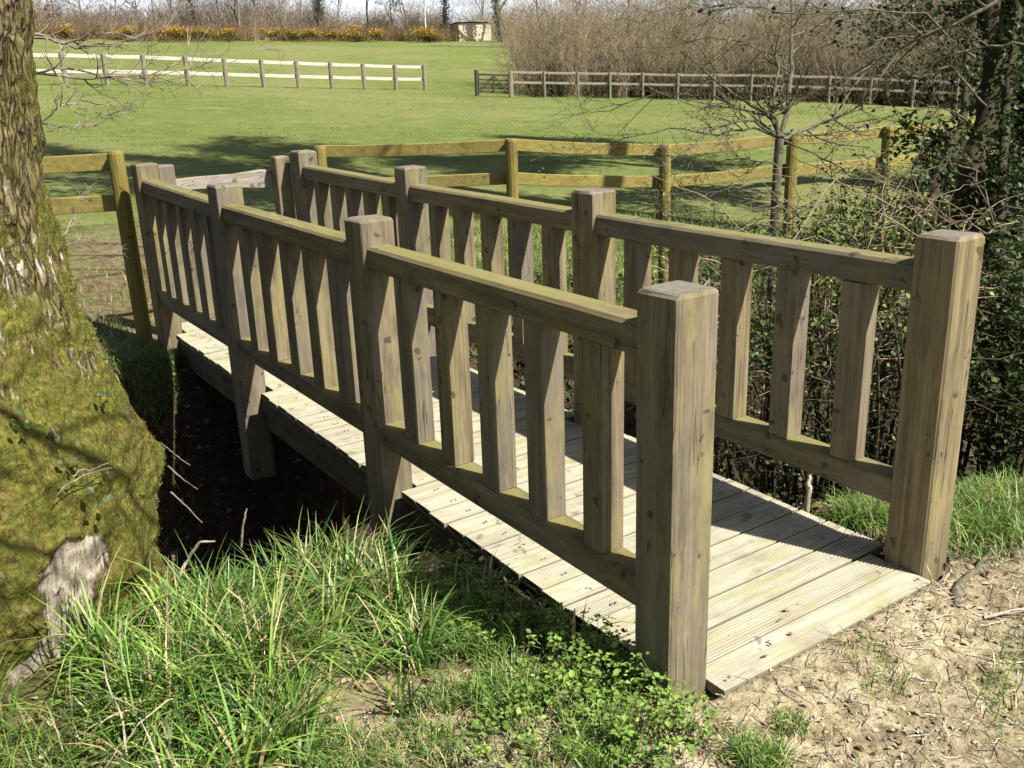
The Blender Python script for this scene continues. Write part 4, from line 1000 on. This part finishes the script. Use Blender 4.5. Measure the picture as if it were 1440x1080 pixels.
x, y = scatter(60000, 1.2, 5.5, -1.8, 1.8, rgt, rg)
blades(gb_, np.stack([x, y, H(x, y)-.005], 1), .05+.10*rg.random(len(x)), .0035, .9, gcol(len(x), rg, .22), .25, 4, rg)
# far bank of the ditch, round the fence
def fbk(x, y):
    return offbridge(x, y, .02)*sst(-.75, -.15, y-y_far(x))*(1-.85*mud_mask(x, y))*(.35+.65*sst(-.2, .15, fbm(x, y, .5, 3, 81)))*(y < 8.2)
x, y = scatter(80000, -2.6, 8, 3.2, 8.2, lambda a, b: np.maximum(fbk(a, b), (a < -.15)*sst(-1.3, -.7, b-y_far(a))*(b < 6.3)*.9), rg)
blades(gb_, np.stack([x, y, H(x, y)-.01], 1), .05+.11*rg.random(len(x)), .006, .8, gcol(len(x), rg, .12)*np.array([1, .92, 1.]), .3, 4, rg)
tag(gb_.build('grass', m_grass, col=True), 'lush green grass tufts around the footbridge and ditch banks', 'grass', kind='stuff')
# field turf
fg = MB()
n = 170000; rr = np.random.default_rng(62); azr = np.radians(rr.uniform(2, 68, n)); dd = 8+62*rr.random(n)**1.7
x = CAM[0]+np.sin(azr)*dd; y = CAM[1]+np.cos(azr)*dd; k = (y > y_far(x)+1.0) & (rr.random(n) > mud_mask(x, y)*.95) & ~((x < 1.2) & (y < 6.8)); x, y, dd = x[k], y[k], dd[k]
c = np.array([(.112, .162, .034), (.145, .19, .047), (.09, .14, .027), (.20, .215, .075)])[rr.integers(0, 4, len(x))]
c = c*(1+.35*fbm(x, y, 2.2, 3, 83))[:, None]
blades(fg, np.stack([x, y, H(x, y)-.01], 1), (.016+.024*rr.random(len(x)))*(.8+.6*sst(-.1, .4, fbm(x, y, 1.5, 3, 84))), .006+.0006*dd, .8, c, .2, 3, rr)
tag(fg.build('field_grass', m_grass, col=True), 'short pasture grass over the sunny field', 'grass', kind='stuff')

# feathery leafed weeds at the foot of the near post
wd = MB(); rw_ = np.random.default_rng(63)
def weedpts(n, cx, cy, rx, ry): return np.stack([cx+rx*rw_.normal(0, 1, n), cy+ry*rw_.normal(0, 1, n)], 1)
cl = np.concatenate([weedpts(20, -.17, .10, .07, .09), weedpts(24, -.26, .27, .12, .10), weedpts(16, -.13, .45, .05, .15), weedpts(12, -.22, -.12, .08, .05), weedpts(12, -.5, .1, .15, .1), weedpts(14, -.2, .9, .08, .2), weedpts(14, -1.9, .9, .2, .2)])
cl = cl[offbridge(cl[:, 0], cl[:, 1], .02)]
for (x, y) in cl:
    z0 = float(H(x, y)); hh = rw_.uniform(.04, .13); nlf = 5
    for j in range(nlf):
        a = rw_.random()*2*PI; tip = np.array([x+math.cos(a)*hh*.5, y+math.sin(a)*hh*.5, z0+hh*rw_.uniform(.6, 1.1)])
        P = np.array([(x, y, z0), (x+(tip[0]-x)*.4, y+(tip[1]-y)*.4, z0+hh*.6), tip]); tubes(wd, P[None], np.array([[.0014, .0012, .001]]), 3, np.array([[.12, .18, .05]]))
        lp_ = tip+rw_.normal(0, 1, (9, 3))*np.array([.014, .014, .004]); leaves(wd, lp_, rw_.uniform(.011, .019), .7, np.array((.17, .26, .055))*rw_.uniform(.7, 1.25), .25, rw_, asp=rw_.uniform(.55, .9))
tag(wd.build('weeds', m_leaf, col=True), 'bright feathery-leafed weeds crowded round the near left post', 'weeds', kind='stuff')

# ground ivy and leaf litter on the banks
lt = MB(); rl = np.random.default_rng(64)
def lit_d(x, y): return litter_mask(x, y)*.9
x, y = scatter(26000, -1.5, 6.5, -.5, 5.6, lit_d, rl)
leaves(lt, np.stack([x, y, H(x, y)+.008*rl.random(len(x))], 1), .048, .55, np.array([(.14, .085, .055), (.20, .13, .085), (.09, .055, .035), (.27, .20, .14)])[rl.integers(0, 4, len(x))], .25, rl, .6)
x, y = scatter(5200, 1.17, 1.9, .35, 2.6, lambda a, b: (b > .45+.0*a)*1., rl)
leaves(lt, np.stack([x, y, H(x, y)+.03*rl.random(len(x))], 1), .045, .5, np.array([(.16, .095, .065), (.22, .14, .10), (.10, .06, .04), (.32, .24, .18)])[rl.integers(0, 4, len(x))], .25, rl, .6)
# small debris on the dry path
x, y = scatter(17000, -1.4, 3.2, -1.5, .3, lambda a, b: np.maximum(mud_mask(a, b), .4)*offbridge(a, b)*(.12+.88*sst(-.05, .3, fbm(a, b, .3, 3, 90))), rl)
leaves(lt, np.stack([x, y, H(x, y)+.006*rl.random(len(x))], 1), .006+.016*rl.random(len(x))**2, .6, np.array([(.26, .20, .13), (.38, .31, .21), (.13, .09, .06), (.50, .43, .32)])[rl.integers(0, 4, len(x))], .25, rl, .6)
x, y = scatter(1500, -1.7, -.1, -.3, 1.3, lambda a, b: nottrunk(a, b)*.6*np.ones_like(a), rl)
leaves(lt, np.stack([x, y, H(x, y)+.012*rl.random(len(x))], 1), .022+.02*rl.random(len(x)), .5, np.array([(.30, .22, .13), (.42, .34, .22), (.16, .11, .06)])[rl.integers(0, 3, len(x))], .25, rl, .6)
x, y = scatter(150, .1, 1.0, -.05, 1.0, lambda a, b: np.exp(-((a-.35)**2+(b-.02)**2)/.02)+.01, rl)
leaves(lt, np.stack([x, y, np.full(len(x), .006)], 1), .02, .7, (.22, .15, .09), .3, rl)
tag(lt.build('leaf_litter', m_litter, col=True), 'brown dead leaves and crumbs on the ditch banks and path', 'leaf litter', kind='stuff')
gi = MB()
x, y = scatter(15000, 1.6, 6.5, .3, 5.6, lambda a, b: sst(.05, .25, fbm(a, b, .5, 3, 92))*.9*offbridge(a, b, .3), rl)
leaves(gi, np.stack([x, y, H(x, y)+.03+.06*rl.random(len(x))], 1), .04, .6, (.045, .085, .025), .4, rl, asp=.9)
x, y = scatter(5200, 2.0, 6.5, 3.6, 6.2, lambda a, b: sst(-.05, .2, fbm(a, b, .4, 3, 93)), rl)
leaves(gi, np.stack([x, y, H(x, y)+.03+.08*rl.random(len(x))], 1), .035, .6, (.09, .14, .035), .4, rl, asp=.9)
tag(gi.build('ground_ivy', m_leaf, col=True), 'green ivy and small leaves carpeting the bank behind the railing', 'ground cover', kind='stuff')
# dry twigs and straw on the soil
tw = MB(); n = 9000; x, y = scatter(n, -1.6, 3.2, -1.5, .5, lambda a, b: offbridge(a, b, .02)*nottrunk(a, b)*.8, rl); m = len(x)
a = rl.random(m)*2*PI; L = .02+.09*rl.random(m)**2; z = H(x, y)+.006; K = 5; tt = np.linspace(-.5, .5, K)
P = np.stack([x[:, None]+np.cos(a)[:, None]*L[:, None]*tt, y[:, None]+np.sin(a)[:, None]*L[:, None]*tt, z[:, None]+0*tt], -1)+rl.normal(0, .002, (m, K, 3)); P[:, :, 2] = np.maximum(P[:, :, 2], H(P[:, :, 0], P[:, :, 1])+.003)
tubes(tw, P, np.full((m, K), .0012)*(.5+1.2*rl.random((m, 1))), 3); tag(tw.build('twig_litter', m_deadtw), 'fine dry twigs and straws strewn over the soil', 'twigs', kind='stuff')
# clods and small stones
cb = MB(); ico = []
def blob(c, s, rr, C):
    na_, nb2 = 7, 5; V = [(0, 0, -1)]
    for i in range(1, nb2):
        th = PI*i/nb2
        for j in range(na_): V.append((math.sin(th)*math.cos(2*PI*j/na_), math.sin(th)*math.sin(2*PI*j/na_), -math.cos(th)))
    V.append((0, 0, 1)); V = np.array(V)*(1+.22*rr.normal(0, 1, (len(V), 1)))*np.array(s)+np.array(c); T = []; F = []
    for j in range(na_):
        T.append((0, 1+(j+1) % na_, 1+j)); e = 1+(nb2-2)*na_; T.append((e+j, e+(j+1) % na_, len(V)-1))
        for i in range(nb2-2): a_ = 1+i*na_+j; b_ = 1+i*na_+(j+1) % na_; F.append((a_, b_, b_+na_, a_+na_))
    cb.add(V, F, T, C=np.tile(C, (len(V), 1)))
x, y = scatter(1500, -1.2, 3.2, -1.5, .5, lambda a, b: mud_mask(a, b)*offbridge(a, b, .03)*(.2+.8*sst(-.1, .2, fbm(a, b, .25, 3, 95))), rl)
for xx, yy in zip(x, y):
    s = .003+.009*rl.random()**3; blob((xx, yy, float(H(xx, yy))+s*.2), (s*rl.uniform(.8, 1.6), s*rl.uniform(.8, 1.6), s*.6), rl, np.array([.40, .31, .19])*rl.uniform(.45, 1.45))
tag(cb.build('clods', m_soilbit, smooth=True, col=True), 'crumbs of dry earth scattered over the path', 'clods', kind='stuff')

# ------------------------------------------------------------------ fallen sticks and the exposed root
def stick(name, label, cat, pts, r, mat=m_deadtw, grp=None, kids=0, tip=.5):
    pts = np.array(pts, float); t = np.linspace(0, 1, len(pts)); tt = np.linspace(0, 1, 14); P = np.stack([np.interp(tt, t, pts[:, i]) for i in range(3)], 1)+rl.normal(0, r*.18, (14, 3))
    mb = MB(); tubes(mb, P[None], (r*(1-(1-tip)*tt)*(1+.12*rl.normal(0, 1, 14)))[None], 8)
    for k in range(kids):
        i = rl.integers(4, 11); d = rl.normal(0, 1, 3); d[2] = abs(d[2])*.4; d /= np.linalg.norm(d); Q = P[i]+d*np.linspace(0, .12, 5)[:, None]+rl.normal(0, .003, (5, 3)); tubes(mb, Q[None], np.linspace(r*.45, r*.2, 5)[None], 5)
    return tag(mb.build(name, mat, smooth=True), label, cat, grp)
def gz(x, y, dz=0.): return (x, y, float(H(x, y))+dz)
def onz(u, v, z):
    d = ray(u, v); return CAM+d*(z-CAM[2])/d[2]
stick('stick', 'pale bent dead stick leaning in the grass beside the trunk', 'stick', [onz(240, 840, .02), onz(262, 790, .12), onz(280, 762, .2), onz(302, 762, .2)], .007)
stick('stick', 'upright broken twig on the lip of the ditch', 'stick', [onz(338, 770, -.02), onz(342, 735, .1), onz(347, 716, .16)], .006)
stick('stick', 'thin forked dead stem rising in the bottom left grass', 'stick', [onz(180, 1078, .02), onz(172, 1010, .12), onz(150, 960, .24), onz(145, 930, .3)], .0035, kids=2)
stick('stick', 'short pale branch lying beside the deck near the grass clump', 'stick', [gz(1.26, .52, .02), gz(1.42, .52, .03), gz(1.62, .58, .05)], .014)
stick('stick', 'knobbly stub poking up beside the deck edge', 'stick', [gz(1.24, .60, 0), (1.25, .60, .06), (1.26, .61, .10)], .013)
stick('stick', 'forked twig lying on the dry path at the lower right', 'stick', [gz(1.02, -.28, .012), gz(1.14, -.33, .02), gz(1.28, -.42, .014)], .006, kids=3)
stick('root', 'exposed tree root crossing the path by the front deck board', 'root', [gz(1.02, -.19, -.012), gz(1.10, -.135, .002), gz(1.24, -.11, .004), gz(1.42, -.07, .0), gz(1.7, .02, -.015)], .017, m_haw)
stick('stick', 'upper broken twig jutting over the dark ditch beside the trunk', 'stick', [onz(225, 622, .25), onz(246, 640, .15), onz(268, 655, .08)], .0042, m_limb)
stick('stick', 'middle broken twig jutting over the dark ditch beside the trunk', 'stick', [onz(236, 655, .15), onz(258, 675, .08), onz(278, 688, .0)], .0042, m_limb)
stick('stick', 'lowest broken twig jutting over the dark ditch beside the trunk', 'stick', [onz(240, 692, .1), onz(262, 712, .02), onz(284, 735, -.06)], .0042, m_limb)

# ------------------------------------------------------------------ sky, sun, render settings
SUN = np.array([.31, -.766, 1.]); SUN /= np.linalg.norm(SUN)
w = bpy.data.worlds.new('World'); S.world = w; w.use_nodes = True; nt = w.node_tree; nt.nodes.clear()
sky = nt.nodes.new('ShaderNodeTexSky'); sky.sky_type = 'NISHITA'; sky.sun_disc = False; sky.sun_elevation = math.asin(SUN[2]); sky.sun_rotation = math.atan2(SUN[0], SUN[1]); sky.air_density = 1.; sky.dust_density = 2.2
tc = nt.nodes.new('ShaderNodeTexCoord'); mp = nt.nodes.new('ShaderNodeMapping'); mp.inputs['Scale'].default_value = (4, 4, 22)
no = nt.nodes.new('ShaderNodeTexNoise'); no.inputs['Scale'].default_value = 1.; no.inputs['Detail'].default_value = 6
mr = nt.nodes.new('ShaderNodeMapRange'); mr.inputs[1].default_value = .36; mr.inputs[2].default_value = .56
mx = nt.nodes.new('ShaderNodeMix'); mx.data_type = 'RGBA'; mx.inputs[7].default_value = (13, 13.8, 15, 1)
bgn = nt.nodes.new('ShaderNodeBackground'); bgn.inputs[1].default_value = .052; ow = nt.nodes.new('ShaderNodeOutputWorld')
L = nt.links.new
L(tc.outputs['Generated'], mp.inputs[0]); L(mp.outputs[0], no.inputs[0]); L(no.outputs['Fac'], mr.inputs[0]); sx_ = nt.nodes.new('ShaderNodeSeparateXYZ'); m2_ = nt.nodes.new('ShaderNodeMapRange'); m2_.inputs[1].default_value = .26; m2_.inputs[2].default_value = .06; m3_ = nt.nodes.new('ShaderNodeMath'); m3_.operation = 'MULTIPLY'
L(tc.outputs['Generated'], sx_.inputs[0]); L(sx_.outputs['Z'], m2_.inputs[0]); L(m2_.outputs[0], m3_.inputs[0]); L(mr.outputs[0], m3_.inputs[1]); L(m3_.outputs[0], mx.inputs[0]); L(sky.outputs[0], mx.inputs[6]); L(mx.outputs[2], bgn.inputs[0]); L(bgn.outputs[0], ow.inputs[0])
sd_ = bpy.data.lights.new('sun', 'SUN'); sd_.energy = 5.; sd_.angle = math.radians(.55); sd_.color = (1., .95, .84)
so = bpy.data.objects.new('sun', sd_); COL.objects.link(so); so.rotation_euler = Vector(SUN).to_track_quat('Z', 'Y').to_euler(); so.location = (5, -10, 15)
S.view_settings.view_transform = 'Standard'; S.view_settings.look = 'None'; S.view_settings.exposure = .95; S.view_settings.gamma = 1
S.render.engine = 'CYCLES'; S.cycles.max_bounces = 5; S.cycles.diffuse_bounces = 1; S.cycles.use_denoising = True
